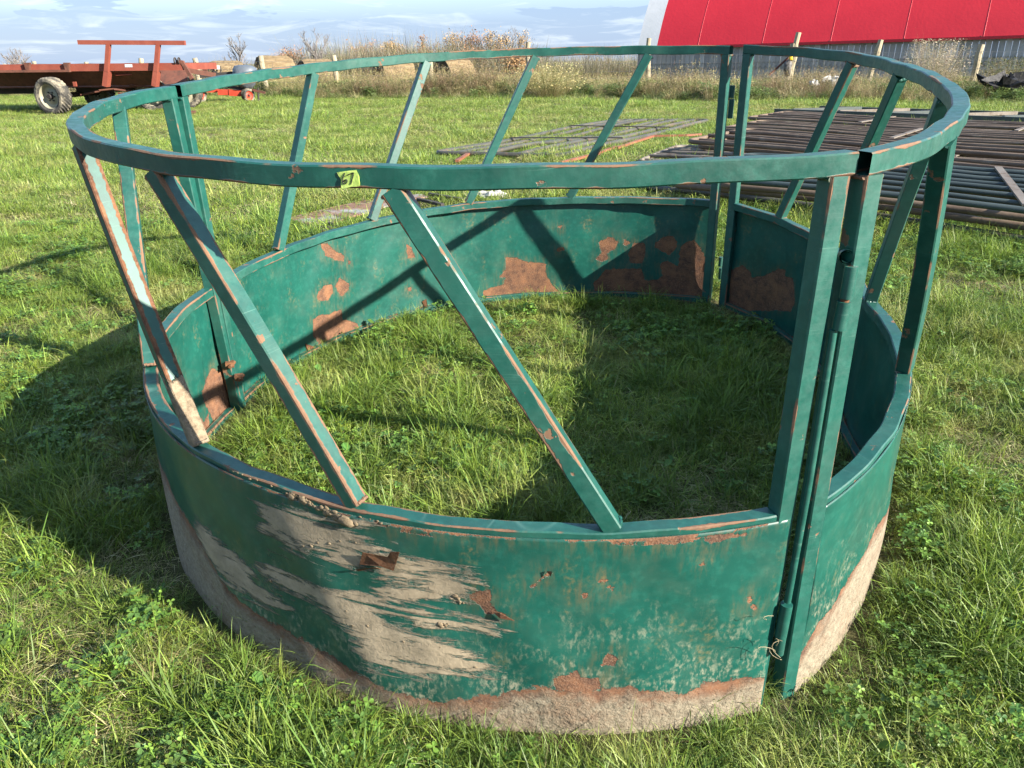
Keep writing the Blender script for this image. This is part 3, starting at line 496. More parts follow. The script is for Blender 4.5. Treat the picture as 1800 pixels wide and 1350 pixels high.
def scatter(name, lib, nvar, P, rot, scl, idx):
    me = bpy.data.meshes.new(name); me.vertices.add(len(P)); me.vertices.foreach_set('co', np.asarray(P, np.float32).ravel())
    for k, ty, a, f in (('rot', 'FLOAT_VECTOR', rot, 'vector'), ('scl', 'FLOAT', scl, 'value'), ('idx', 'INT', idx, 'value')):
        x = me.attributes.new(k, ty, 'POINT'); x.data.foreach_set(f, np.ascontiguousarray(a, np.int32 if ty == 'INT' else np.float32).ravel())
    o = bpy.data.objects.new(name, me); COL.objects.link(o); ng = bpy.data.node_groups.new(name, 'GeometryNodeTree')
    ng.interface.new_socket('Geometry', in_out='INPUT', socket_type='NodeSocketGeometry'); ng.interface.new_socket('Geometry', in_out='OUTPUT', socket_type='NodeSocketGeometry')
    N = ng.nodes; gi = N.new('NodeGroupInput'); go = N.new('NodeGroupOutput'); ip = N.new('GeometryNodeInstanceOnPoints'); ci = N.new('GeometryNodeCollectionInfo')
    ci.inputs['Collection'].default_value = lib; ci.inputs['Separate Children'].default_value = True; ci.inputs['Reset Children'].default_value = True
    def na(nm, ty): x = N.new('GeometryNodeInputNamedAttribute'); x.data_type = ty; x.inputs['Name'].default_value = nm; return [s for s in x.outputs if s.enabled and s.name == 'Attribute'][0]
    Lk = ng.links.new; Lk(gi.outputs[0], ip.inputs['Points']); Lk(ci.outputs[0], ip.inputs['Instance']); ip.inputs['Pick Instance'].default_value = True
    Lk(na('idx', 'INT'), ip.inputs['Instance Index']); Lk(na('rot', 'FLOAT_VECTOR'), ip.inputs['Rotation']); Lk(na('scl', 'FLOAT'), ip.inputs['Scale']); Lk(ip.outputs[0], go.inputs[0])
    md_ = o.modifiers.new('scatter', 'NODES'); md_.node_group = ng; tag(o, kind='stuff'); return o
def vnoise(x, y, s, off=0):
    return np.array([mnoise.noise(Vector((a*s+off, b_*s-off, off))) for a, b_ in zip(x, y)])
def in_view(x, y, z=0.1, m=120):
    z = gz(x, y)+z; X = x; Y = y; Zc = z-H_CAM; fw = Y*cp-Zc*sp; up = Y*sp+Zc*cp; px = 900+FPX*X/np.maximum(fw, .05); py = 675-FPX*up/np.maximum(fw, .05)
    return (fw > .1) & (px > -m) & (px < 1800+m) & (py < 1350+m*1.6)
def slope_rot(n): return np.stack([RNG.normal(0, .08, n), RNG.normal(0, .08, n), RNG.uniform(0, 6.28, n)], 1)
# ------------------------------------------------------------------ materials of the background
MROOF = simple('red_fabric', (.50, .014, .024), (.55, .018, .028), 1.2, .45, .006, 9, .4); MWHITE = simple('white_fabric', (.50, .52, .52), (.58, .59, .59), 1.5, .5, .004, 8, .4)
MBOARD = [simple('grey_board', c, tuple(v*.8 for v in c), 3, .85, .003, 20, .2, (.16, .15, .13), 2.2, (.6, .7), (6, 6, .6)) for c in ((.38, .375, .36), (.45, .44, .425), (.31, .305, .30), (.41, .39, .355), (.50, .49, .475))]
MPOST = simple('weathered_post', (.28, .235, .15), (.42, .36, .25), 3, .85, .004, 20, .2, (.20, .18, .13), 9, (.58, .7), (4, 4, .8))
MWIRE = simple('fence_wire', (.25, .25, .25), (.35, .34, .32), 5, .5, metal=.8)
MHAY = simple('bale_hay', (.17, .12, .065), (.30, .225, .13), 3, .95, .03, 26, .1, (.11, .085, .055), 7, (.55, .7), (1, 1, 4)); MHAYE = simple('bale_end', (.07, .05, .03), (.14, .10, .06), 5, .95, .03, 22, .1)  # bale ends darker than the sides: their shade is put into the colour
MREDW = simple('red_primer', (.19, .042, .026), (.25, .068, .042), 4, .7, .002, 30, .3, (.20, .06, .035), 12, (.55, .7)); MBRN = simple('brown_steel', (.10, .038, .025), (.165, .065, .042), 4, .75, .002, 30, .3, (.07, .035, .025), 9, (.5, .7))
MDRK = simple('dark_steel', (.03, .027, .025), (.06, .05, .045), 6, .7, .002, 30); MTYRE = simple('tyre', (.035, .034, .032), (.085, .08, .07), 9, .9, .004, 40, .2, (.26, .23, .17), 5, (.46, .62)); MRIM = simple('cream_rim', (.25, .23, .155), (.33, .31, .22), 6, .5, .001, 30, .4, (.35, .28, .16), 9, (.6, .7))
MORG = simple('orange_red_paint', (.42, .04, .018), (.48, .065, .03), 6, .55, .001, 30, .4, (.30, .10, .05), 20, (.6, .7)); MTARP = simple('grey_tarp', (.07, .085, .10), (.13, .15, .175), 4, .45, .01, 12, .4)
MPLATE = simple('rusty_plate', (.19, .10, .06), (.27, .16, .105), 3, .7, .002, 30, .3, (.30, .30, .30), 4, (.50, .62), (1, 3, 1)); MSCRAP = simple('pale_scrap', (.38, .37, .34), (.50, .49, .46), 9, .8, .004, 40)
MBARK = simple('bark', (.14, .11, .09), (.22, .18, .145), 6, .9); MBARKG = simple('grey_bark', (.15, .135, .12), (.24, .21, .19), 6, .9)
# ------------------------------------------------------------------ fabric barn on a board wall
E0 = at(1121, 83.5, 36.); E1 = at(1800, 61.5, 29.); ue = E1-E0; Lw = np.linalg.norm(ue); ue /= Lw; uh = np.array([ue[0], ue[1], 0]); uh /= np.linalg.norm(uh); vh = np.array([-uh[1], uh[0], 0])
barn = empty('fabric_barn', (E0[0], E0[1], 0), 'red fabric-covered hoop barn with white end band on grey board wall', 'barn')
B0 = np.array([E0[0], E0[1], 0])
def onwall(px):                        # distance along the eave seen at pixel column px
    lo, hi = -2., 60.
    for _ in range(50):
        m_ = (lo+hi)/2; P = E0+ue*m_-CAM; q = 900+FPX*(P@RGT)/(P@FWD)
        if q < px: lo = m_
        else: hi = m_
    return lo
PROF = [(0, 0), (.22, .45), (.5, .95), (.85, 1.5), (1.3, 2.1), (1.85, 2.75), (2.5, 3.4), (3.3, 4.05), (4.3, 4.65), (5.4, 5.1), (6.6, 5.35)]; PROF = PROF+[(13.2-a, b_) for a, b_ in PROF[-2::-1]]
def roofstrip(name, s0, s1, mat, sag):
    V = []; F = []; ks = (0, .25, .5, .75, 1)
    for q in ks:
        for a, h in PROF: V.append(E0+ue*(s0+(s1-s0)*q)+vh*(a+sag*4*q*(1-q)*(.9-abs(a-6.6)/7))+np.array([0, 0, h-sag*3*q*(1-q)*(h > 3)])-B0)
    n = len(PROF); F = [(i*n+j, i*n+j+1, (i+1)*n+j+1, (i+1)*n+j)[::-1] for i in range(len(ks)-1) for j in range(n-1)]
    return obj(name, mesh(name, V, F, mat, True), barn)
sw = onwall(1154.5); roofstrip('white_cover', 0, sw, MWHITE, .03)
seams = [sw]+[onwall(p_) for p_ in (1227, 1340, 1460, 1589, 1729)]; seams += [seams[-1]+2.75*i for i in (1, 2, 3, 4)]
for a, b_ in zip(seams[:-1], seams[1:]): roofstrip('red_cover', a, b_, MROOF, .07)
for s in seams[1:-1]:                  # the hoops press a thin rib into the cover
    m_ = MB(); m_.tube([E0+ue*s+vh*(a+.004)+np.array([0, 0, h-.004])-B0 for a, h in PROF], .014, 6); m_.build('hoop_rib', MROOF, barn, True)
m_ = MB(); m_.bar(E0+vh*.03-np.array([0, 0, .05])-B0, E0+ue*seams[-1]+vh*.03-np.array([0, 0, .05])-B0, .1, .10); m_.build('eave_rail', MROOF, barn)
V = [E0+vh*a+np.array([0, 0, h])+ue*.02-B0 for a, h in PROF]; V2 = [E0+vh*a+ue*.02+np.array([0, 0, -2.2])-B0 for a in (0, 13.2)]; obj('end_wall', mesh('end_wall', V+V2[::-1], [tuple(range(len(V)+2))], MWHITE), barn)
s = .02; bmesh_ = {}
while s < seams[-1]-.2:
    w = .205; key = int(RNG.integers(0, 5)); P = E0+ue*(s+w/2)+vh*.16; zt = P[2]-.02+RNG.uniform(-.015, .0); zb = min(float(gz(P[0], P[1])), .0)-.3
    if key not in bmesh_: q = MB(); q.box((0, 0, -1.15), (.194, .035, 2.3)); V_ = q.V[0]; bmesh_[key] = mesh('wall_board', V_, q.F, MBOARD[key])
    o = bpy.data.objects.new('wall_board', bmesh_[key]); COL.objects.link(o); o.parent = barn; o.location = (P[0]-B0[0], P[1]-B0[1], zt); o.rotation_euler = (RNG.normal(0, .002), RNG.normal(0, .003), math.atan2(uh[1], uh[0])+RNG.normal(0, .01)); s += w
for p_ in (1340, 1457, 1589, 1724):
    P = E0+ue*onwall(p_)+vh*.1-B0; m_ = MB(); m_.tube([P+[0, 0, -.03], P-vh*.05+[0, 0, -.2], P+[0, 0, -.55]], .018, 6); m_.build('tie_strap', MWHITE, barn, True)
    m_ = MB(); m_.tube([P-vh*.02+[-.08, 0, -.08], P-vh*.1+[0, 0, -.0], P-vh*.02+[.08, 0, -.08]], .03, 6); m_.build('ratchet', MDRK, barn, True)
# ------------------------------------------------------------------ fence along the weeds
fence = empty('field_fence', (0, 26, 0), 'old wooden post and wire mesh fence running behind the weeds', 'fence'); FO = np.array([0, 26, 0.])
posts = [(10, 113, 13, .07), (60, 108, 66, .07), (152, 109, 157, .07), (247, 103, 252, .09), (343, 102, 353, .085), (457, 98, 471, .085), (587, 97, 593, .08), (757, 99, 757, .075), (928, 74, 931, .07), (1140, 67, 1141, .075), (1404, 57, 1388, .085), (1396, 77, 1381, .10), (1549, 70, 1524, .08), (1726, 78, 1707, .095), (1900, 70, 1870, .09)]
tops = []
for px, py, pb, r in posts:
    D = 28.-(px-400)/1300*4; T = at(px, py, D); Bx = at(pb, py+60, D); Bz = float(gz(Bx[0], D))-.3; s_ = (T[2]-Bz)/max(T[2]-Bx[2], .3); Bp = T+(np.array([Bx[0], D+RNG.normal(0, .05), Bz])-T); hgt = T[2]-Bz
    q = np.linspace(0, 1, 7)[:, None]; P = Bp*(1-q)+T*q+np.c_[RNG.normal(0, .012, 7), RNG.normal(0, .01, 7), np.zeros(7)]; m_ = MB(); m_.tube(P-FO, r*RNG.uniform(.86, 1.1, 7), 9); m_.build('fence_post', MPOST, fence, False); 
    if px not in (1396,): tops.append((Bp, T))
for hgt in (.12, .28, .45, .64, .86, 1.08):
    P = []
    for Bp, T in tops:
        zg = float(gz(Bp[0], Bp[1])); f_ = (zg+hgt-Bp[2])/(T[2]-Bp[2]); P.append(Bp+(T-Bp)*min(f_, .97)+np.array([0, -.09, 0]))
    PP = []
    for a, b_ in zip(P[:-1], P[1:]):
        for q in np.linspace(0, 1, 6)[:-1]: PP.append(a*(1-q)+b_*q-np.array([0, 0, .02*4*q*(1-q)]))
    m_ = MB(); m_.tube(np.array(PP)-FO, .0035, 4); m_.build('fence_wire', MWIRE, fence)
m_ = MB()
for (Ba, Ta), (Bb, Tb) in zip(tops[:-1], tops[1:]):
    n_ = max(2, int(np.linalg.norm(Ba[:2]-Bb[:2])/.3))
    for q in np.arange(1, n_)/n_: c = Ba*(1-q)+Bb*q; zg = float(gz(c[0], c[1])); m_.tube([np.array([c[0], c[1]-.09, zg+.1])-FO, np.array([c[0], c[1]-.09, zg+1.07])-FO], .0022, 3, cap=False)
o = m_.build('mesh_stay', MWIRE, fence); o['kind'] = 'stuff'
# ------------------------------------------------------------------ round bales
def bale(px0, px1, pt, D, rz, label, R=.64, Lb=1.2):
    c = at((px0+px1)/2, pt, D); z0 = float(gz(c[0], D)); R = max(R, (c[2]-z0)/2) if abs(c[2]-z0-2*R) < .25 else R
    o = empty('round_bale', (c[0], D+.5, z0), label, 'hay bale', 'round hay bales behind the fence', rz); z0 = c[2]-2*R; o.location.z = z0
    nA, nL = 40, 9; V = []; F = []
    for i in range(nL):
        xx = -Lb/2+Lb*i/(nL-1); rr = R-(.05 if i in (0, nL-1) else 0)
        for j in range(nA):
            a = 2*math.pi*j/nA; r_ = rr*(1+.018*math.sin(3*a+px0)+.012*RNG.normal()); V.append((xx+RNG.normal(0, .008), r_*math.cos(a), R+r_*math.sin(a)*(1 if math.sin(a) > 0 else .94)))
    for i in range(nL-1):
        for j in range(nA): F.append((i*nA+j, (i+1)*nA+j, (i+1)*nA+(j+1) % nA, i*nA+(j+1) % nA))
    obj('wrapped_hay', mesh('wrapped_hay', V, F, MHAY, True), o)
    for sgn, i in ((-1, 0), (1, nL-1)):
        V2 = []; F2 = []
        for k, f_ in enumerate((1, .8, .6, .4, .2, .02)):
            for j in range(nA): v = V[i*nA+j]; V2.append((v[0]+sgn*(.012*(k % 2)+.004*k)+RNG.normal(0, .008), v[1]*f_, R+(v[2]-R)*f_))
        for k in range(5):
            for j in range(nA): q = (k*nA+j, k*nA+(j+1) % nA, (k+1)*nA+(j+1) % nA, (k+1)*nA+j); F2.append(q if sgn < 0 else q[::-1])
        obj('bale_end', mesh('bale_end', V2, F2, MHAYE, True), o)
    v, f, c_ = blades(420, .01, .13, .05, .006, 1., 1., .3, seg=(0, 1.)); k = 3; m_ = MB(); v = v.reshape(-1, k, 3)
    for i in range(len(v)): a = RNG.uniform(.0, math.pi); xx = RNG.uniform(-Lb/2, Lb/2); m_.add(v[i]*[1, 1, .5]+[xx, (R-.005)*math.cos(a), R+(R-.005)*math.sin(a)], [(0, 1, 2)])
    q = m_.build('loose_hay', MHAY, o); q['kind'] = 'stuff'; return o
for a in ((268, 338, 122, 31, .55, 'low pale hay bale showing just under the right end of the red wagon deck'), (362, 414, 107, 32, .5, 'tan round bale seen between the white fence post and the grey tarp'), (436, 512, 98, 30.5, .6, 'round bale with dark end directly behind the leaning post right of the grey tarp'), (512, 588, 104, 31, .6, 'round bale with brown-black wet top left of the fence post by the orange shrub'),
          (637, 738, 102, 29.5, .55, 'largest round bale in weeds, its dark end facing the camera'), (757, 834, 102, 31, .75, 'rightmost round bale, just right of a fence post, half sunk in tall weeds')): bale(*a)
# ------------------------------------------------------------------ trees
def branchy(px, top, D, kind, label, seed, spread=.55, n0=9):
    rg = np.random.default_rng(seed); c = at(px, top, D); zb = float(gz(c[0], D))-.2; Hh = c[2]-zb; root = np.array([c[0], D, zb])
    o = empty({'bare': 'bare_tree', 'orange': 'autumn_tree', 'brush': 'bare_shrub'}[kind], root, label, 'tree' if kind != 'brush' else 'shrub', {'bare': 'bare trees beyond the fence', 'orange': 'orange-leaved trees beyond the fence', 'brush': 'leafless shrubs beyond the fence'}[kind])
    tr = MB(); cr = MB(); tips = []
    def limb(mb, p, d, L, r, depth):
        n = 5; P = [p]; 
        for i in range(n-1): d = d+rg.normal(0, .10, 3)+np.array([0, 0, .05]); d = d/np.linalg.norm(d); P.append(P[-1]+d*L/(n-1))
        mb.tube(P, np.linspace(r, r*.45, n), 5 if depth < 2 else 3, cap=False)
        if depth >= (4 if kind != 'brush' else 3): tips.extend(P[1:]); return
        for k in range({0: n0, 1: 5, 2: 4, 3: 3}[depth]):
            s = rg.uniform(.25 if depth == 0 else .2, 1.); i = min(int(s*(n-1)), n-2); q = np.array(P[i])+(np.array(P[i+1])-P[i])*(s*(n-1)-i); a = rg.uniform(0, 6.28); sd = np.array([math.cos(a), math.sin(a), 0]); nd = d*.75+sd*spread*rg.uniform(.7, 1.5)+[0, 0, .25]; nd /= np.linalg.norm(nd)
            limb(cr, q, nd, L*rg.uniform(.42, .68)*(1.05-.35*s), r*.5, depth+1)
    stems = 1 if kind == 'bare' else (2 if kind == 'orange' else 5)
    for k in range(stems): limb(tr, np.array([rg.normal(0, .15*stems), rg.normal(0, .15), 0]), np.array([rg.normal(0, .05+.08*(stems > 1)), 0, 1.]), Hh*.80*rg.uniform(.8, 1), Hh*(.021 if kind != 'brush' else .008), 0 if kind != 'brush' else 1)
    mb_ = MBARKG if kind == 'bare' else MBARK; tr.build('trunk', mb_, o, True); cr.build('crown', mb_, o)
    if kind == 'orange':
        lf = MB(); T = np.array(tips); T = T[T[:, 2] > Hh*.38]; idx = rg.integers(0, len(T), 2600)
        for i in idx: p = T[i]+rg.normal(0, .22, 3); a = rg.normal(0, 1, (3, 3))*.055; lf.add(p+a, [(0, 1, 2)])
        q = lf.build('leaves', MLEAF[seed % 3], o); q['kind'] = 'stuff'
    return o
MLEAF = [simple('autumn_leaves', a, b_, 1.2, .7) for a, b_ in (((.34, .19, .08), (.40, .25, .12)), ((.37, .24, .10), (.42, .29, .14)), ((.32, .15, .07), (.37, .2, .1)))]
for i, (px, top, D, kind, lb) in enumerate(((408, 54, 70, 'bare', 'leafless grey tree standing alone above the bale beside the tarp'), (549, 57, 74, 'bare', 'tall leafless tree left of the pale fence post and above the dark-topped bale'), (8, 82, 80, 'bare', 'leafless tree cut off at the far left edge of the photo'), (36, 93, 84, 'bare', 'small leafless sapling left behind the red wagon deck'),
    (512, 86, 84, 'orange', 'lone small orange tree left of the tall leafless tree'), (482, 94, 88, 'brush', 'small grey shrub left of the lone small orange tree'), (602, 90, 90, 'brush', 'grey-mauve shrub above the pale fence post'), (641, 82, 92, 'orange', 'pale peach-leaved tree at the left end of the orange row'), (665, 78, 90, 'orange', 'narrow orange tree, second in the row from the left'),
    (695, 76, 86, 'orange', 'broad orange tree above the gap between the two big bales'), (737, 70, 84, 'orange', 'orange tree with bare top left of the tallest pair'), (765, 86, 90, 'brush', 'greyish leafless shrub between orange trees'), (798, 63, 84, 'orange', 'left one of the two tallest golden orange trees'), (826, 61, 82, 'orange', 'right one of the two tallest golden orange trees'),
    (849, 72, 92, 'bare', 'slim leafless tree right of the tallest golden pair'), (872, 64, 84, 'orange', 'deep orange round-topped tree left of the dark-topped post'), (900, 68, 86, 'bare', 'leafless tree just left of the dark-topped fence post'), (912, 100, 60, 'orange', 'low bush with reddish leaves at the foot of the dark-topped post'), (952, 90, 95, 'bare', 'thin leafless tree right of the dark-topped post'), (985, 94, 95, 'brush', 'mauve leafless shrub right of the weeds heap'),
    (1015, 92, 90, 'bare', 'twiggy leafless tree in the gap left of the barn'), (1040, 96, 92, 'brush', 'low mauve brush in the gap left of the barn'), (1075, 97, 95, 'bare', 'small leafless tree nearest to the white barn end'), (1100, 104, 90, 'brush', 'low brush at the foot of the white barn end'), (455, 97, 92, 'brush', 'faint grey shrub above the bale with the leaning post'))): branchy(px, top, D, kind, lb, 100+i, n0=11 if kind == 'bare' else 8)
def far_brush():
    pal = np.array([(.17, .13, .11), (.22, .17, .14), (.19, .145, .135), (.26, .18, .11), (.13, .12, .08)])
    br = [clump('b', [blades(170, 1.3, 2.6, .35, .024, 0, .30, .30, seg=(0, .5, 1.), pal=pal), blades(160, 1.3, 1.6, .5, .05, .3, .5, .3, seg=(0, 1.), pal=pal*.9)], MW) for _ in range(4)]
    LB = library('brush', br); n_ = 620; px = RNG.uniform(430, 1130, n_); D = RNG.uniform(76, 104, n_); x = (px-900)*D/1260; sc = RNG.uniform(1.5, 2.15, n_)*np.where(px < 600, .68, 1.)*np.where((px > 930), .78, 1.)
    scatter('far_thicket', LB, 4, np.stack([x, D, gz(x, D)-.2], 1), slope_rot(n_), sc, RNG.integers(0, 4, n_))
far_brush()
# ------------------------------------------------------------------ tall weeds by the fence
TP = np.array([(.33, .26, .13), (.27, .20, .10), (.40, .33, .18), (.20, .15, .07)]); GP = np.array([(.09, .13, .03), (.12, .16, .04), (.065, .10, .03), (.15, .17, .06)]); BP = np.array([(.20, .13, .08), (.26, .17, .10), (.15, .10, .07)])
def seedheads(n, rad, h, hs, pal):
    v, f, c = blades(n, rad, h, hs, .008, 0, .25, .3, seg=(0, .4, .8, 1.), pal=pal); vv = v.reshape(n, 7, 3); V = [v]; C = [c]; F = list(f); o = len(v)
    for i in range(n):
        t = vv[i, 6]; 
        for k in range(7): p = t+RNG.normal(0, 1, 3)*[.012, .012, .035]-[0, 0, .03]; a = RNG.normal(0, .012, (3, 3)); V.append(p+a); C.append(np.tile(pal[0]*1.1, (3, 1))); F.append((o, o+1, o+2)); o += 3
    return np.concatenate(V), F, np.concatenate(C)
wd = [clump('w', [blades(95, .22, .62, .18, .011, .5, .28, .45, pal=TP), seedheads(7, .2, .80, .2, TP), blades(60, .24, .32, .1, .011, .2, .5, .5, pal=GP)], MW) for _ in range(4)]
wd += [clump('w', [leaflets(170, .26, .08, .50, .030, GP, True), blades(60, .25, .38, .1, .010, .2, .5, .5, pal=GP)], MW) for _ in range(4)]
wd += [clump('w', [blades(120, .25, .30, .09, .009, .25, .55, .6, pal=np.concatenate([GP, GP, TP]))], MW) for _ in range(3)]
wd += [clump('w', [seedheads(26, .22, .78, .22, BP), leaflets(70, .26, .25, .75, .024, BP, False), blades(50, .24, .35, .1, .01, .4, .5, .5, pal=GP)], MW) for _ in range(3)]
LW = library('weeds', wd); n_ = 9000; x = RNG.uniform(-22, 24, n_); fx = np.interp(x, [-30, -12, -8, -5.5, 0, 4.0, 5, 9.7, 25], [29, 28.5, 27., 25.2, 24.2, 20.5, 19.2, 18.2, 17]); bk = np.interp(x, [-30, 5, 7, 25], [30.5, 29.5, 28, 26]); bk = np.minimum(bk, np.where(x > E0[0]-1, E0[1]+(x-E0[0])*uh[1]/uh[0]-.4, 99)); q = RNG.random(n_); y = fx+(bk-fx)*q+RNG.normal(0, .25, n_)
dd = y-fx; k = in_view(x, y, .4) & (y < bk+.3) & (RNG.random(n_) < .9); x, y, dd = x[k], y[k], dd[k]; n_ = len(x); nz_ = vnoise(x, y, .45, 60); tall = np.clip(dd/1.4, 0, 1)
idx = np.where(dd < .7, RNG.integers(8, 11, n_), np.where(nz_ > .1, RNG.integers(4, 8, n_), np.where(nz_ < -.25, RNG.integers(11, 14, n_), RNG.integers(0, 4, n_)))); idx = np.where(RNG.random(n_) < .25, RNG.integers(0, 14, n_), idx)
# lower where the gap left of the barn shows the far brush
low_ = np.where((x > 1.5) & (x < 6) & (y > 23), .75, 1.); scatter('tall_weeds', LW, 14, np.stack([x, y, gz(x, y)], 1), slope_rot(n_), (.50+.32*tall)*RNG.uniform(.7, 1.2, n_)*low_*np.where((x < -13), .8, 1.)*np.where(x > 5, .76, 1.), idx)
# ------------------------------------------------------------------ red hay wagon
DW = 19.; wz = float(gz(-9, DW)); WO = np.array([-9.5, DW, wz])
wag = empty('hay_wagon', WO, 'rust-red steel hay wagon with tall rail on two uprights, parked at left', 'farm wagon')
def Wp(px, py, dy=0.): return at(px, py, DW)+np.array([0, dy, 0])-WO
XL, XR = Wp(-70, 118)[0], Wp(321, 118)[0]; ZT, ZM, ZB = Wp(150, 112)[2], Wp(150, 125)[2], Wp(150, 152)[2]; WD = 2.2
for dy in (0, WD):
    m_ = MB(); m_.box(((XL+XR)/2, dy, (ZT+ZM)/2), (XR-XL, .05, ZT-ZM)); m_.build('side_rail', MREDW, wag)
    s_ = 1 if dy == 0 else -1; x1 = Wp(272, 140)[0]; V = [(XL, dy+.04*s_, ZM-.002), (x1, dy+.04*s_, ZM-.002), (x1, dy+.38*s_, ZB), (XL, dy+.38*s_, ZB)]; V += [(a, b_+.012*s_, c) for a, b_, c in V]
    m_ = MB(); m_.add(V, [(0, 1, 2, 3), (7, 6, 5, 4), (0, 4, 5, 1), (1, 5, 6, 2), (2, 6, 7, 3), (3, 7, 4, 0)]); m_.build('side_plate', MBRN, wag)
m_ = MB(); m_.box(((XL+x1)/2, WD/2, ZB-.02), (x1-XL, WD-.76, .03)); m_.build('floor', MBRN, wag)
m_ = MB(); m_.box((XR-.03, WD/2, (ZT+ZM)/2), (.06, WD-.06, ZT-ZM-.01)); m_.build('end_rail', MREDW, wag)
for k, px in enumerate((192, 278)):
    b0 = Wp(px-4, 151.5, -.035); b1 = Wp(px-3, 112, -.035); b2 = Wp(px+3 if k else px+2, 78, -.035)
    m_ = MB(); m_.bar(b0, Wp(px-1, 125, -.035), .20, .10, up=(1, 0, 0)); m_.build('stake_pocket', MREDW, wag)
    m_ = MB(); m_.bar(Wp(px-1, 125.5, -.09), b2+[0, -.05, 0], .10, .085, up=(1, 0, 0)); m_.build('upright', MREDW, wag)
m_ = MB(); m_.bar(Wp(141, 74.5, -.07), Wp(327.5, 75.5, -.07), .10, .092); m_.build('top_rail', MREDW, wag)
m_ = MB(); m_.box(Wp(141, 74.7, -.07)-[.003, 0, 0], (.004, .075, .07)); m_.build('rail_mouth_shade', MDRK, wag)  # dark plate on the rail end stands in for shade inside the hollow
m_ = MB(); m_.box(((XL+Wp(125, 120)[0])/2, -.06, ZM+.01), (Wp(125, 120)[0]-XL, .09, .05)); m_.build('edge_channel', MBRN, wag)
for px in (51, 120):
    a, c = Wp(px, 110.), Wp(px, 123); m_ = MB(); V = [(a[0]-.07, -.03, a[2]), (a[0]+.07, -.03, a[2]), (c[0]+.06, -.03, c[2]), (c[0]-.02, -.03, c[2])]; V += [(p_[0], -.10, p_[2]) for p_ in V]; m_.add(V, [(0, 1, 2, 3), (7, 6, 5, 4), (0, 4, 5, 1), (1, 5, 6, 2), (2, 6, 7, 3), (3, 7, 4, 0)]); m_.build('side_bracket', MBRN, wag)
a, c = Wp(220, 113), Wp(234, 118); m_ = MB(); m_.box(((a[0]+c[0])/2, -.028, (a[2]+c[2])/2), (c[0]-a[0], .004, a[2]-c[2])); m_.build('white_sticker', MWHITE, wag)
m_ = MB(); m_.box(Wp(127, 148, .12), (.07, .05, .10)); m_.build('corner_gusset', MREDW, wag); m_ = MB(); m_.bar(Wp(200, 132, .1), Wp(228, 131, .1), .03); m_.build('hand_rung', MREDW, wag)
for dx in (0, .09):
    c = Wp(308, 107)+[dx, 0, 0]; a = np.linspace(0, 6.28, 13)[:-1]; m_ = MB(); m_.tube([c+[0, .06*math.cos(t), .065*math.sin(t)] for t in a], .016, 6, closed=True); m_.build('chain_ring', MDRK, wag, True)
m_ = MB(); m_.bar(Wp(311, 108.5), Wp(321, 109), .07); m_.bar(Wp(320, 108), Wp(338, 139), .075); m_.build('rear_arm', MBRN, wag)
m_ = MB(); m_.bar(Wp(322, 124, .3), Wp(366, 133, .5), .09, .10); m_.build('drawbar', MBRN, wag)
m_ = MB(); m_.bar(Wp(-70, 163, .9), Wp(63, 161.5, .9), .13); m_.bar(Wp(100, 160, .9), Wp(290, 158, 1.2), .12); m_.build('chassis_beam', MDRK, wag)
for a, c in (((128, 168), (160, 161)), ((160, 160), (225, 153)), ((188, 158), (215, 162)), ((195, 165), (300, 172)), ((215, 150), (290, 158))): m_ = MB(); m_.tube([Wp(*a, .35), Wp(*c, .5)], .022, 8); m_.build('brake_rod', MBRN, wag, True)
def wheel(parent, c, R, w, rz, mt=MTYRE, mr=MRIM):
    c = np.asarray(c, float); ax = np.array([math.sin(rz), -math.cos(rz), 0]); e = np.array([math.cos(rz), math.sin(rz), 0]); up = np.array([0, 0, 1.])
    def ring(rad, off, n=36): return [c+ax*off+(e*math.cos(a)+up*math.sin(a))*rad for a in np.arange(n)*2*math.pi/n]
    def shell(name, prof_, mat, mod=None, n=36):
        V = []; 
        for k, (rad, off) in enumerate(prof_):
            rr = ring(rad, off, n)
            if mod: rr = [p+(p-c-ax*off)/rad*mod(k, j) for j, p in enumerate(rr)]
            V += rr
        F = [(k*n+j, k*n+(j+1) % n, (k+1)*n+(j+1) % n, (k+1)*n+j)[::-1] for k in range(len(prof_)-1) for j in range(n)]
        return obj(name, mesh(name, V, F, mat, mod is None), parent)
    t = shell('tyre', [(R*.66, w*.42), (R*.80, w*.52), (R*.93, w*.50), (R*.985, w*.42), (R, w*.25), (R, w*.08), (R, -w*.08), (R, -w*.25), (R*.985, -w*.42), (R*.93, -w*.5), (R*.8, -w*.52), (R*.66, -w*.42)], mt, lambda k, j: (.016 if (j+k) % 2 else -.006) if 3 <= k <= 8 else 0, 60)
    r_ = shell('rim', [(R*.67, w*.40), (R*.62, w*.34), (R*.58, w*.12), (R*.40, w*.06), (R*.34, w*.14), (R*.16, w*.16), (.001, w*.16)], mr)
    m_ = MB(); m_.tube([c+ax*w*.12, c+ax*w*.42], [R*.17, R*.13], 12)
    for k in range(6): a = k*1.047; p = c+(e*math.cos(a)+up*math.sin(a))*R*.25; m_.tube([p+ax*w*.12, p+ax*w*.26], R*.045, 6)
    q = m_.build('hub', MDRK, parent); q['kind'] = 'stuff'; return t
wc = at(88, 169, 18.7); R_ = max(.36, wc[2]-float(gz(wc[0], 18.7))); wc[2] = float(gz(wc[0], 18.7))+R_-.01
wo = empty
wheel(wag, wc-WO+[0, .12, 0], R_, .30, math.radians(-17)); wheel(wag, (wc[0]-WO[0], WD-.25, R_), R_, .28, math.radians(-17)); xr = at(246, 180, 19.)[0]-WO[0]
m_ = MB(); m_.tube([wc-WO+[0, .3, 0], (wc[0]-WO[0], WD-.4, R_)], .06, 10); m_.build('axle', MDRK, wag)
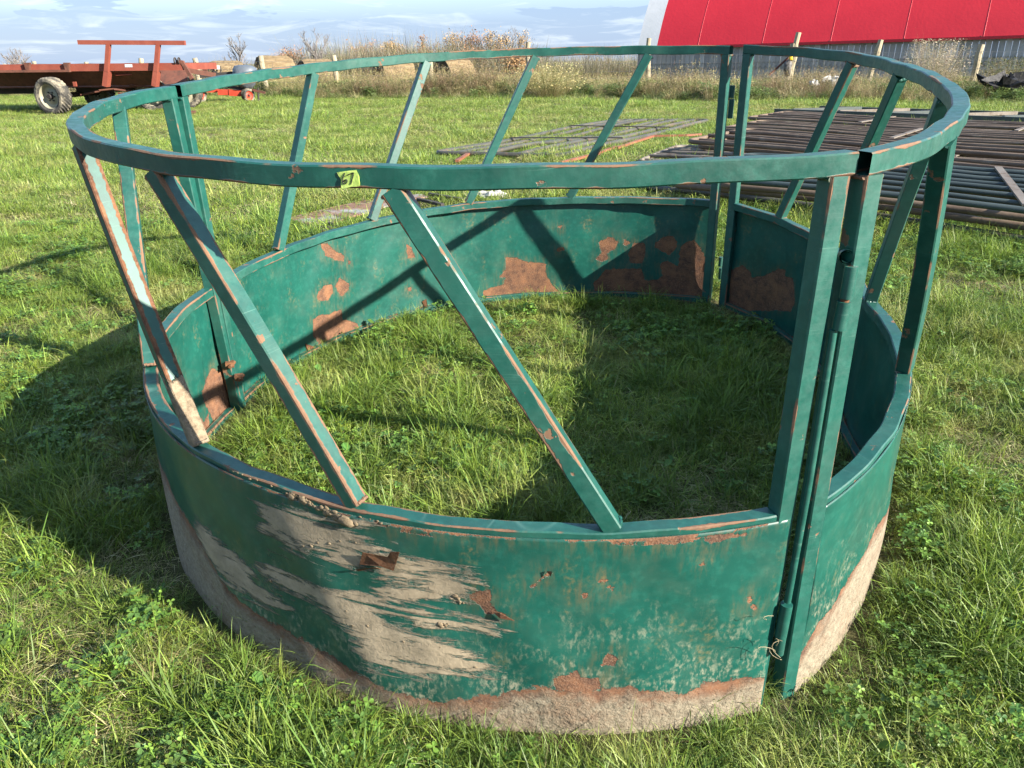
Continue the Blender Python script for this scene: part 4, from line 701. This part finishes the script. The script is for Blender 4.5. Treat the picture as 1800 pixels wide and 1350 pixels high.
wheel(wag, (xr, .75, R_*.92), R_*.92, .26, math.radians(9)); wheel(wag, (xr+.3, WD-.1, R_*.92), R_*.92, .26, math.radians(9))
m_ = MB(); m_.tube([(xr, .8, R_), (xr+.3, WD-.2, R_)], .06, 10); m_.bar((xr, 1.4, R_), (xr, 1.4, ZB), .16); m_.bar((wc[0]-WO[0], 1.3, R_), (wc[0]-WO[0], 1.3, ZB), .16); m_.build('axle', MDRK, wag)
# ------------------------------------------------------------------ orange-red implement under a grey tarp
DI = 23.6; IO = np.array([at(400, 150, DI)[0], DI, float(gz(-8, DI))]); imp = empty('towed_implement', IO, 'small orange-red towed farm implement with grey tarp over its seat, right of the wagon', 'farm implement')
def Ip(px, py, dy=0.): return at(px, py, DI)+np.array([0, dy, 0])-IO
m_ = MB(); m_.bar(Ip(384, 162), Ip(404, 162), .13, .15); m_.bar(Ip(404, 162.5), Ip(428, 164), .17, .17); m_.bar(Ip(330, 158), Ip(384, 160, .1), .09, .09); m_.build('frame', MORG, imp)
m_ = MB(); m_.bar(Ip(360, 114), Ip(361, 131), .09, .12, up=(1, 0, 0)); m_.bar(Ip(361, 116), Ip(375, 120), .06); m_.build('mast', MBRN, imp)
m_ = MB(); m_.bar(Ip(334, 125), Ip(368, 133), .08, .09); m_.bar(Ip(352, 134), Ip(418, 128), .10); m_.bar(Ip(370, 120), Ip(388, 134), .05); m_.bar(Ip(400, 152), Ip(440, 158), .08); m_.build('lift_arm', MDRK, imp)
for px in (373, 379, 386): m_ = MB(); m_.tube([Ip(px, 116), Ip(px+1.5, 124, .05), Ip(px-1, 134)], .022, 6); m_.build('hydraulic_hose', MDRK, imp, True)
m_ = MB(); m_.box(Ip(382, 118.5), (.14, .1, .10), rz=.3); m_.build('valve_block', MSCRAP, imp)
def blob(name, rings, mat, parent, n=20, wr=.02):
    V = []; 
    for c, rx, ry in rings:
        for j in range(n): a = 2*math.pi*j/n; k = 1+wr*3*math.sin(4*a+c[2]*5)+RNG.normal(0, wr); V.append((c[0]+rx*k*math.cos(a), c[1]+ry*k*math.sin(a), c[2]+RNG.normal(0, wr*.3)))
    F = [(i*n+j, i*n+(j+1) % n, (i+1)*n+(j+1) % n, (i+1)*n+j) for i in range(len(rings)-1) for j in range(n)]+[tuple(range(n))[::-1], tuple((len(rings)-1)*n+j for j in range(n))]; return obj(name, mesh(name, V, F, mat, True), parent)
pu = lambda px, py, rx, ry: (Ip(px, py), rx, ry)
blob('tarp', [pu(437, 157.5, .05, .05), pu(434, 154, .16, .16), pu(432, 149, .26, .24), pu(431, 141, .33, .30), pu(430, 131, .36, .34), pu(430, 121, .33, .32), pu(428, 116, .26, .24), pu(427, 114, .10, .10)], MTARP, imp)
for px, py, rz_ in ((350, 163, 1.15), (437, 167, 1.0)):
    c = Ip(px, py, -.05); R2 = .24 if px < 400 else .19; c[2] = R2; wheel(imp, c, R2, .15, rz_, MTYRE, MORG)
m_ = MB(); m_.tube([Ip(453.5, 155), np.array([Ip(453.5, 170)[0], 0, 0.])], .03, 8); m_.build('jack_stand', MDRK, imp); m_ = MB(); m_.bar(Ip(444, 158), Ip(466, 163), .06); m_.build('tow_bar', MBRN, imp)
c = G(331, 203); o = empty('steel_channel_offcut', c, 'dark brown steel channel pieces lying in grass right of the wagon', 'scrap steel'); m_ = MB(); m_.box((0, 0, .05), (.30, .22, .09), rz=.2); m_.build('lower_piece', MBRN, o); m_ = MB(); m_.box((-.06, .02, .15), (.16, .16, .10), rz=.35); m_.box((.07, 0, .19), (.18, .12, .03), rz=.1); m_.build('upper_piece', MDRK, o)
# ------------------------------------------------------------------ gates and frames lying in the grass
def GL(px, py, lift):
    d = ray(px, py); ts = np.arange(3, 40, .01); P = CAM+d*ts[:, None]; i = np.where(P[:, 2]-gz(P[:, 0], P[:, 1])-lift < 0)[0]; return P[i[0]]
PGRN = simple('faded_green_pipe', (.04, .042, .034), (.085, .08, .06), 2, .5, .001, 30, .4, (.15, .09, .05), 7, (.55, .7)); PDRK = simple('blue_green_pipe', (.028, .042, .042), (.065, .085, .08), 2, .5, .001, 30, .4, (.10, .06, .035), 8, (.62, .75))
PBRN = simple('rusty_pipe', (.09, .06, .042), (.20, .145, .10), 2.5, .75, .002, 30, .3, (.20, .16, .12), 6, (.55, .7)); PGRY = simple('grey_brown_pipe', (.13, .11, .09), (.22, .19, .155), 3, .7, .002, 30, .3, (.10, .07, .045), 6, (.5, .65)); PORG = simple('orange_bar', (.20, .065, .035), (.27, .105, .06), 4, .6, .001, 30, .3, (.22, .09, .05), 9, (.55, .7))
def gate(label, P0, P1, W_, L_, n, lift, mat, mbr, braces, r=.021, back=0., sag=.01, group='farm gates stacked flat in the grass', end=None, skew=.18):
    A = GL(*P0, lift); B = GL(*P1, lift); d = (B-A)[:2]; d /= np.linalg.norm(d); A = A[:2]-d*back; w = np.array([-d[1], d[0]]); w = w*math.cos(skew)+np.array([-w[1], w[0]])*math.sin(skew)
    o = empty('pipe_gate', (A[0], A[1], 0), label, 'gate', group)
    def P(s, t, dz=0.): x, y = A+d*s+w*t; z = float(gz(x, y))+lift+dz+sag*math.sin(s*1.7+t); return np.array([x-A[0], y-A[1], z])
    rc = .14; pts = []
    for (s, t, a0) in ((rc, rc, math.pi), (L_-rc, rc, 1.5*math.pi), (L_-rc, W_-rc, 0), (rc, W_-rc, .5*math.pi)):
        for k in range(5): a = a0+k*math.pi/8; pts.append((s+rc*math.cos(a), t+rc*math.sin(a)))
    Q = []
    for i, (s, t) in enumerate(pts):
        s2, t2 = pts[(i+1) % len(pts)]; m2 = max(1, int(math.hypot(s2-s, t2-t)/.5))
        for k in range(m2): Q.append(P(s+(s2-s)*k/m2, t+(t2-t)*k/m2))
    m_ = MB(); m_.tube(Q, r*1.15, 8, closed=True); m_.build('frame', mat, o, True)
    for i in range(1, n-1):
        t = W_*i/(n-1); off = RNG.normal(0, .006); m_ = MB(); q1, q2, q3 = RNG.normal(0, .012), RNG.normal(0, .012), RNG.uniform(0, 6); m_.tube([P(s, t+off+q1*math.sin(s*.9+q3)+.3*q2*math.sin(2.3*s), RNG.normal(0, .003)+q2*math.sin(s*1.1+q3)) for s in np.linspace(.01, L_-.01, 12)], r*RNG.uniform(.85, 1.1), 8); m_.build('pipe', mat, o, True)
    for f_ in braces: m_ = MB(); m_.bar(P(L_*f_, .01, r+.012), P(L_*f_, W_-.01, r+.012), .05, .012); m_.build('brace', mbr, o)
    return o
gate('dark green gate lying furthest left in the grass, orange bars below it', (985, 275), (1232, 216), 1.55, 5.3, 7, .035, PGRN, MDRK, (.33, .66), r=.027, group=None)
gate('lowest green gate of the front stack, nearest to the feeder', (1124, 329), (1800, 418), 1.5, 5.2, 6, .05, PGRN, PGRN, (.35, .7)); gate('rusty brown gate lying on the lowest green gate of the front stack', (1180, 326), (1800, 396), 1.45, 5., 7, .115, PBRN, PGRY, (.30, .60), r=.0205)
gate('brown gate in the middle of the front stack, under the blue-green top one', (1255, 326), (1800, 383), 1.4, 4.8, 6, .17, PBRN, PBRN, (.5,), r=.020); gate('clean blue-green gate on top of the front stack', (1265, 317), (1800, 370), 1.35, 4.6, 8, .235, PDRK, PGRY, (.40, .74), r=.0175)
gate('pale grey ladder-like gate whose bare end sticks out left between the two stacks', (1118, 286), (1330, 300), 1.45, 4.8, 8, .08, PGRY, PGRY, (), r=.0205)
gate('bottom rusty gate of the rear stack', (1235, 268), (1800, 318), 1.5, 5.6, 6, .06, PBRN, PBRN, (.3, .6)); gate('second rusty gate from the bottom of the rear stack', (1222, 258), (1800, 309), 1.5, 5.4, 7, .14, PBRN, PGRY, (.45,), r=.020)
gate('topmost gate of the rear stack, green rounded corner pointing left', (1205, 249), (1800, 299), 1.5, 5.4, 7, .22, PBRN, PGRY, (.42, .75), r=.020)
gate('rusty gate behind the rear stack, middle row', (1262, 228), (1800, 262), 1.5, 5.6, 8, .13, PBRN, PGRY, (.4, .7), r=.020); gate('rusty gate lying furthest back but one, with many thin pipes', (1312, 208), (1800, 236), 1.5, 6.0, 9, .14, PBRN, PGRY, (.3, .62), r=.021)
# truss frame at the very back
A = GL(1362, 197, .10); B = GL(1800, 213, .10); d = (B-A)[:2]; d /= np.linalg.norm(d); w = np.array([-d[1], d[0]]); o = empty('truss_frame', (A[0], A[1], 0), 'flat zigzag steel truss with pale board along it, furthest back beside the weeds', 'truss')
def TP_(s, t, dz=.12): x, y = A[:2]+d*s+w*t; return np.array([x-A[0], y-A[1], float(gz(x, y))+dz])
m_ = MB(); m_.bar(TP_(0, 0), TP_(7, 0), .07); m_.build('chord', PDRK, o); m_ = MB(); m_.bar(TP_(.3, 1.25), TP_(7, 1.25), .07); m_.build('chord', PDRK, o); m_ = MB(); m_.bar(TP_(0, 0, .05), TP_(.3, 1.25, .05), .06); m_.build('end_bar', PGRY, o)
for k in range(8): m_ = MB(); s = .3+k*.8; m_.bar(TP_(s, .04, .14), TP_(s+.75, 1.2, .14), .05); m_.build('zigzag_bar', PGRY if k % 2 else PDRK, o)
m_ = MB(); m_.bar(TP_(.3, 1.5, .10), TP_(7.2, 1.5, .10), .20, .05); m_.build('pale_board', simple('pale_board', (.40, .30, .20), (.52, .42, .30), 4, .8, .002, 30), o)
# orange bent frame under the left gate
o = empty('bent_orange_bar', G(1080, 258), 'orange-red bent angle bars poking out from under the left gate', 'steel bar'); OO = np.array(o.location)
for pts in ([(985, 286), (1050, 270), (1082, 258)], [(1084, 260), (1148, 239), (1205, 238), (1232, 236)], [(803, 283), (827, 268)]):
    Q = [GL(x, y, .05)-OO for x, y in pts]; m_ = MB()
    for a, c in zip(Q[:-1], Q[1:]): m_.bar(a, c, .04, .025)
    m_.build('angle_bar', PORG, o)
# rusty plate, strips, pale scrap
pl = [GL(x, y, .035) for x, y in ((504, 383), (575, 366), (640, 352), (738, 340), (752, 345), (700, 354), (650, 372), (612, 381), (590, 392), (545, 397))]; c0 = sum(pl)/len(pl); o = obj('rusty_plate', mesh('rusty_plate', [p-c0 for p in pl]+[p-c0-[0, 0, .012] for p in pl], [tuple(range(10))[::-1], tuple(range(10, 20))]+[(i, (i+1) % 10, 10+(i+1) % 10, 10+i) for i in range(10)], MPLATE)); o.location = c0; tag(o, 'flat rusty steel plate lying in grass behind the feeder left of centre', 'steel plate')
EXC = [np.array([p[:2] for p in pl])]
o = empty('iron_strips', G(590, 400), 'short dark iron strips crossed in grass at the near end of the rusty plate', 'scrap iron'); SO = np.array(o.location)
for a, c in (((549, 400), (600, 399)), ((578, 392), (604, 402)), ((566, 405), (600, 402))): m_ = MB(); m_.bar(GL(*a, .05)-SO, GL(*c, .04)-SO, .03, .012); m_.build('strip', MDRK, o)
o = empty('iron_angle', G(780, 350), 'thin dark iron angle bars in grass between the rusty plate and pale scrap', 'scrap iron'); SO = np.array(o.location)
for a, c in (((755, 341), (815, 351)), ((735, 350), (778, 360))): m_ = MB(); m_.bar(GL(*a, .05)-SO, GL(*c, .04)-SO, .035, .02); m_.build('strip', MDRK, o)
def lump(name, c, r, label, cat, mat, seed, nn=14, sq=.35, wr=.16):
    rg = np.random.default_rng(seed); V = []; 
    for i in range(7):
        e = -1.2+i*.43
        for j in range(nn): a = 2*math.pi*j/nn; k = 1+rg.normal(0, wr); V.append((r[0]*k*math.cos(e)*math.cos(a), r[1]*k*math.cos(e)*math.sin(a), r[2]*(math.sin(e)+.9)*k))
    F = [(i*nn+j, i*nn+(j+1) % nn, (i+1)*nn+(j+1) % nn, (i+1)*nn+j) for i in range(6) for j in range(nn)]+[tuple(range(nn))[::-1], tuple(6*nn+j for j in range(nn))]
    o = obj(name, mesh(name, V, F, mat)); o.location = c; return tag(o, label, cat)
lump('pale_scrap', G(866, 349), (.13, .06, .03), 'crumpled off-white scrap in grass just behind the feeder rim', 'scrap', MSCRAP, 3)
lump('white_cloth', at(1462, 146, 21.5)-[0, 0, .1], (.28, .2, .14), 'larger crumpled whitish cloth heap in the weeds between two fence posts', 'cloth', MSCRAP, 5); lump('white_cloth', at(1431, 147, 21.3)-[0, 0, .07], (.13, .1, .08), 'small white rag left of the larger cloth heap in the weeds', 'cloth', MWHITE, 6)
lump('black_plastic', at(1768, 155, 19.5)-[0, 0, .05], (.50, .3, .16), 'shiny black plastic heap in weeds at the right edge of the photo', 'plastic sheet', simple('black_plastic', (.012, .012, .013), (.03, .03, .032), rough=.5, bump=.01, bscale=14, spec=.15), 8, 18, wr=.3)
o = empty('hanging_tool', at(1392, 118, 22.6), 'brown stick and black tool with yellow strap hung on the doubled fence post', 'tool'); HO = np.array(o.location)
m_ = MB(); m_.tube([at(1352, 132, 22.6)-HO, at(1386, 101, 22.6)-HO], .03, 7); m_.build('stick', MBRN, o, True); blob('tool_body', [(at(1385, 134, 22.5)-HO, .05, .05), (at(1384, 122, 22.5)-HO, .10, .09), (at(1385, 112, 22.5)-HO, .11, .10), (at(1387, 106, 22.5)-HO, .05, .05)], simple('tool_body', (.03, .03, .03), (.20, .18, .16), 14, .6), o, 12, .05)
m_ = MB(); m_.tube([at(1390, 97, 22.5)-HO, at(1391, 106, 22.45)-HO], .05, 8); m_.build('yellow_strap', simple('yellow_strap', (.70, .45, .02), (.75, .5, .04)), o)
# dried bushes by the barn wall
DB = np.array([(.42, .33, .24), (.50, .40, .31), (.30, .22, .16)])
def bush(px, py, D, rad, h, label, pal, seed, name='dried_bush'):
    c = at(px, py, D); z = float(gz(c[0], D)); o = empty(name, (c[0], D, z), label, 'bush'); mt = MW
    v1 = blades(260, rad*.55, h*.8, h*.2, .010, 0, .55, .3, pal=pal*.6, seg=(0, .5, 1.)); q = obj('stems', clump('stems', [v1], mt).data, o); v = leaflets(1300, rad, h*.25, h*.97, .034, pal, False); vv = v[0]; hh = vv[:, 2]/h; vv[:, :2] *= (.45+.75*np.sin(np.clip(hh, 0, 1)*2.6))[:, None]; q2 = obj('foliage', clump('foliage', [(vv, v[1], v[2])], mt).data, o); q2['kind'] = 'stuff'; q['kind'] = 'stuff'
bush(1647, 98, 23., .75, 1.45, 'pinkish tan dried seed-head bush in front of the grey boards', DB, 1); bush(1775, 112, 21., .6, .95, 'brown-green bush at right edge behind the black plastic', np.array([(.17, .13, .07), (.12, .13, .05), (.22, .17, .10)]), 2); bush(968, 108, 23., .9, .95, 'tan leafy weed heap right of the dark-topped fence post', np.array([(.36, .26, .13), (.24, .20, .09), (.42, .32, .18)]), 3, 'tall_weed_bush')
CLV = np.array([(.11, .19, .03), (.16, .25, .04), (.075, .14, .035)])
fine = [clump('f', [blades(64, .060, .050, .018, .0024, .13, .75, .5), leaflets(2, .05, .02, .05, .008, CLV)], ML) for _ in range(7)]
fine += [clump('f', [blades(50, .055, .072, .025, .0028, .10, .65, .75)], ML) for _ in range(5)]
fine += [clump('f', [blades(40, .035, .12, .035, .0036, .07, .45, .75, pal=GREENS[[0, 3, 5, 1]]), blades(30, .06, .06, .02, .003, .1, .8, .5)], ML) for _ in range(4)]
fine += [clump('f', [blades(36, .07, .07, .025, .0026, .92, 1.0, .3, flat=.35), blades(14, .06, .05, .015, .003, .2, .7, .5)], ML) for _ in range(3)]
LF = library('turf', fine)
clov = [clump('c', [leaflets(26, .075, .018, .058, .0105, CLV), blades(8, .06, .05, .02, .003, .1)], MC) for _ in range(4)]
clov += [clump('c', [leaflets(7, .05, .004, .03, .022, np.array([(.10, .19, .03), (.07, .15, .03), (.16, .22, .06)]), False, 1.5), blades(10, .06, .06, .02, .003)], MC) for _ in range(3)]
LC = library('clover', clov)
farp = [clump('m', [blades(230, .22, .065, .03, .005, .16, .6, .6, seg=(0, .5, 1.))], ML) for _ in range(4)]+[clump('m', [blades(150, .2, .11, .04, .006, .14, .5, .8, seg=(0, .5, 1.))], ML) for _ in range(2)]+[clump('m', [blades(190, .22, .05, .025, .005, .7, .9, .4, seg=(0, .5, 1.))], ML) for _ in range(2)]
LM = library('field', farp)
def place(n, x0, x1, y0, y1, wall=.055):
    x = RNG.uniform(x0, x1, n); y = RNG.uniform(y0, y1, n); k = in_view(x, y, m=380 if y0 < 2 else 260); x, y = x[k], y[k]
    th_, r_, _ = pol(np.stack([x, y, x*0], 1)); k = np.abs(r_-rwall(th_)) > wall
    for pg in EXC:
        ins = np.zeros(len(x), bool); q = len(pg)
        for i in range(q):
            (x0, y0), (x1, y1) = pg[i], pg[(i+1) % q]; c = (y0 > y) != (y1 > y); ins ^= c & (x < (x1-x0)*(y-y0)/((y1-y0) if y1 != y0 else 1e-9)+x0)
        k &= ~ins
    return x[k], y[k], (r_-rwall(th_))[k]
# near turf; a few worn, strawy spots
WORN = [(-2.15, 6.3, .45), (2.36, 4.85, .33), (2.44, 3.85, .30), (-2.9, 4.7, .40), (-1.9, 3.6, .2), (-2.6, 5.5, .3), (-1.18, 1.85, .13), (1.9, 2.2, .16), (-.95, 1.35, .12)]
x, y, dr_ = place(64000, -4.2, 4.6, .75, 5.6, .03); dn = vnoise(x, y, 1.1, 5)+.6*vnoise(x, y, 3.5, 9); dry = dn > .30
for wx, wy, wr in WORN: dry |= np.hypot(x-wx, (y-wy)) < wr*(1+.5*vnoise(x, y, 4, 7))
lush = vnoise(x, y, 1.6, 21)+.5*vnoise(x, y, 5, 2)+np.where((x < -.25) & (y < 1.9), .25, 0)+np.where((x > 1.2) & (y < 2.2), .12, 0)
dens = np.where(y > 3.4, .62, 1.)*np.where(dry, .75, 1)*np.where(np.abs(y-2.6) < 1.4, .85, 1); k = RNG.random(len(x)) < dens*.95; x, y, dr_, dry, lush = x[k], y[k], dr_[k], dry[k], lush[k]
n_ = len(x); u = RNG.random(n_); idx = RNG.integers(0, 12, n_); idx = np.where(u > .55, RNG.integers(7, 12, n_), idx); idx = np.where((lush > .13) & (u < .5), RNG.integers(12, 16, n_), idx); idx = np.where(u > .965, RNG.integers(12, 16, n_), idx); idx = np.where(dry & (u < .72), RNG.integers(16, 19, n_), idx); idx = np.where((u > .90) & (u < .93), RNG.integers(16, 19, n_), idx)
scl = RNG.uniform(.62, 1.10, n_)*(1+.25*np.clip(lush, -.5, .5)); scl = scl*np.where((dr_ > 0) & (dr_ < .20), .45+2.2*np.clip(dr_, 0, .2), np.where((dr_ < 0) & (dr_ > -.16), .62, 1.))
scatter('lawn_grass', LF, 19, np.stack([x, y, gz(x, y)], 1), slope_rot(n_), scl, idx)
x, y, dr_ = place(9500, -4.2, 4.6, .75, 5.6, .07); cn = vnoise(x, y, 1.3, 33)+.6*vnoise(x, y, 4, 14); k = (cn > .22) | (RNG.random(len(x)) < .16); x, y = x[k], y[k]; n_ = len(x)
scatter('clover_patches', LC, 7, np.stack([x, y, gz(x, y)+.012], 1), slope_rot(n_), RNG.uniform(.55, .95, n_), np.where(RNG.random(n_) < .80, RNG.integers(0, 4, n_), RNG.integers(4, 7, n_)))
# the field beyond
x, y, dr_ = place(90000, -24, 25, 4.9, 29.5, .25); lush = vnoise(x, y, .35, 3)+.6*vnoise(x, y, 1.1, 8); k = RNG.random(len(x)) < np.where(y < 9, .85, np.where(y < 16, .5, .36)); x, y, lush = x[k], y[k], lush[k]
n_ = len(x); dryn = vnoise(x, y, .55, 40)+.5*vnoise(x, y, 1.7, 41); idx = RNG.integers(0, 4, n_); idx = np.where((lush > .12) & (RNG.random(n_) < .45), RNG.integers(4, 6, n_), idx); idx = np.where((dryn > .02) & (RNG.random(n_) < .7), RNG.integers(6, 8, n_), idx)
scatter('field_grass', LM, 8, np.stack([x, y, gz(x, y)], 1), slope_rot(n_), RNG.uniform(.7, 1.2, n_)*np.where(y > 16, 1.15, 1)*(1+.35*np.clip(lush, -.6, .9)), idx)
print('grass instances', n_)
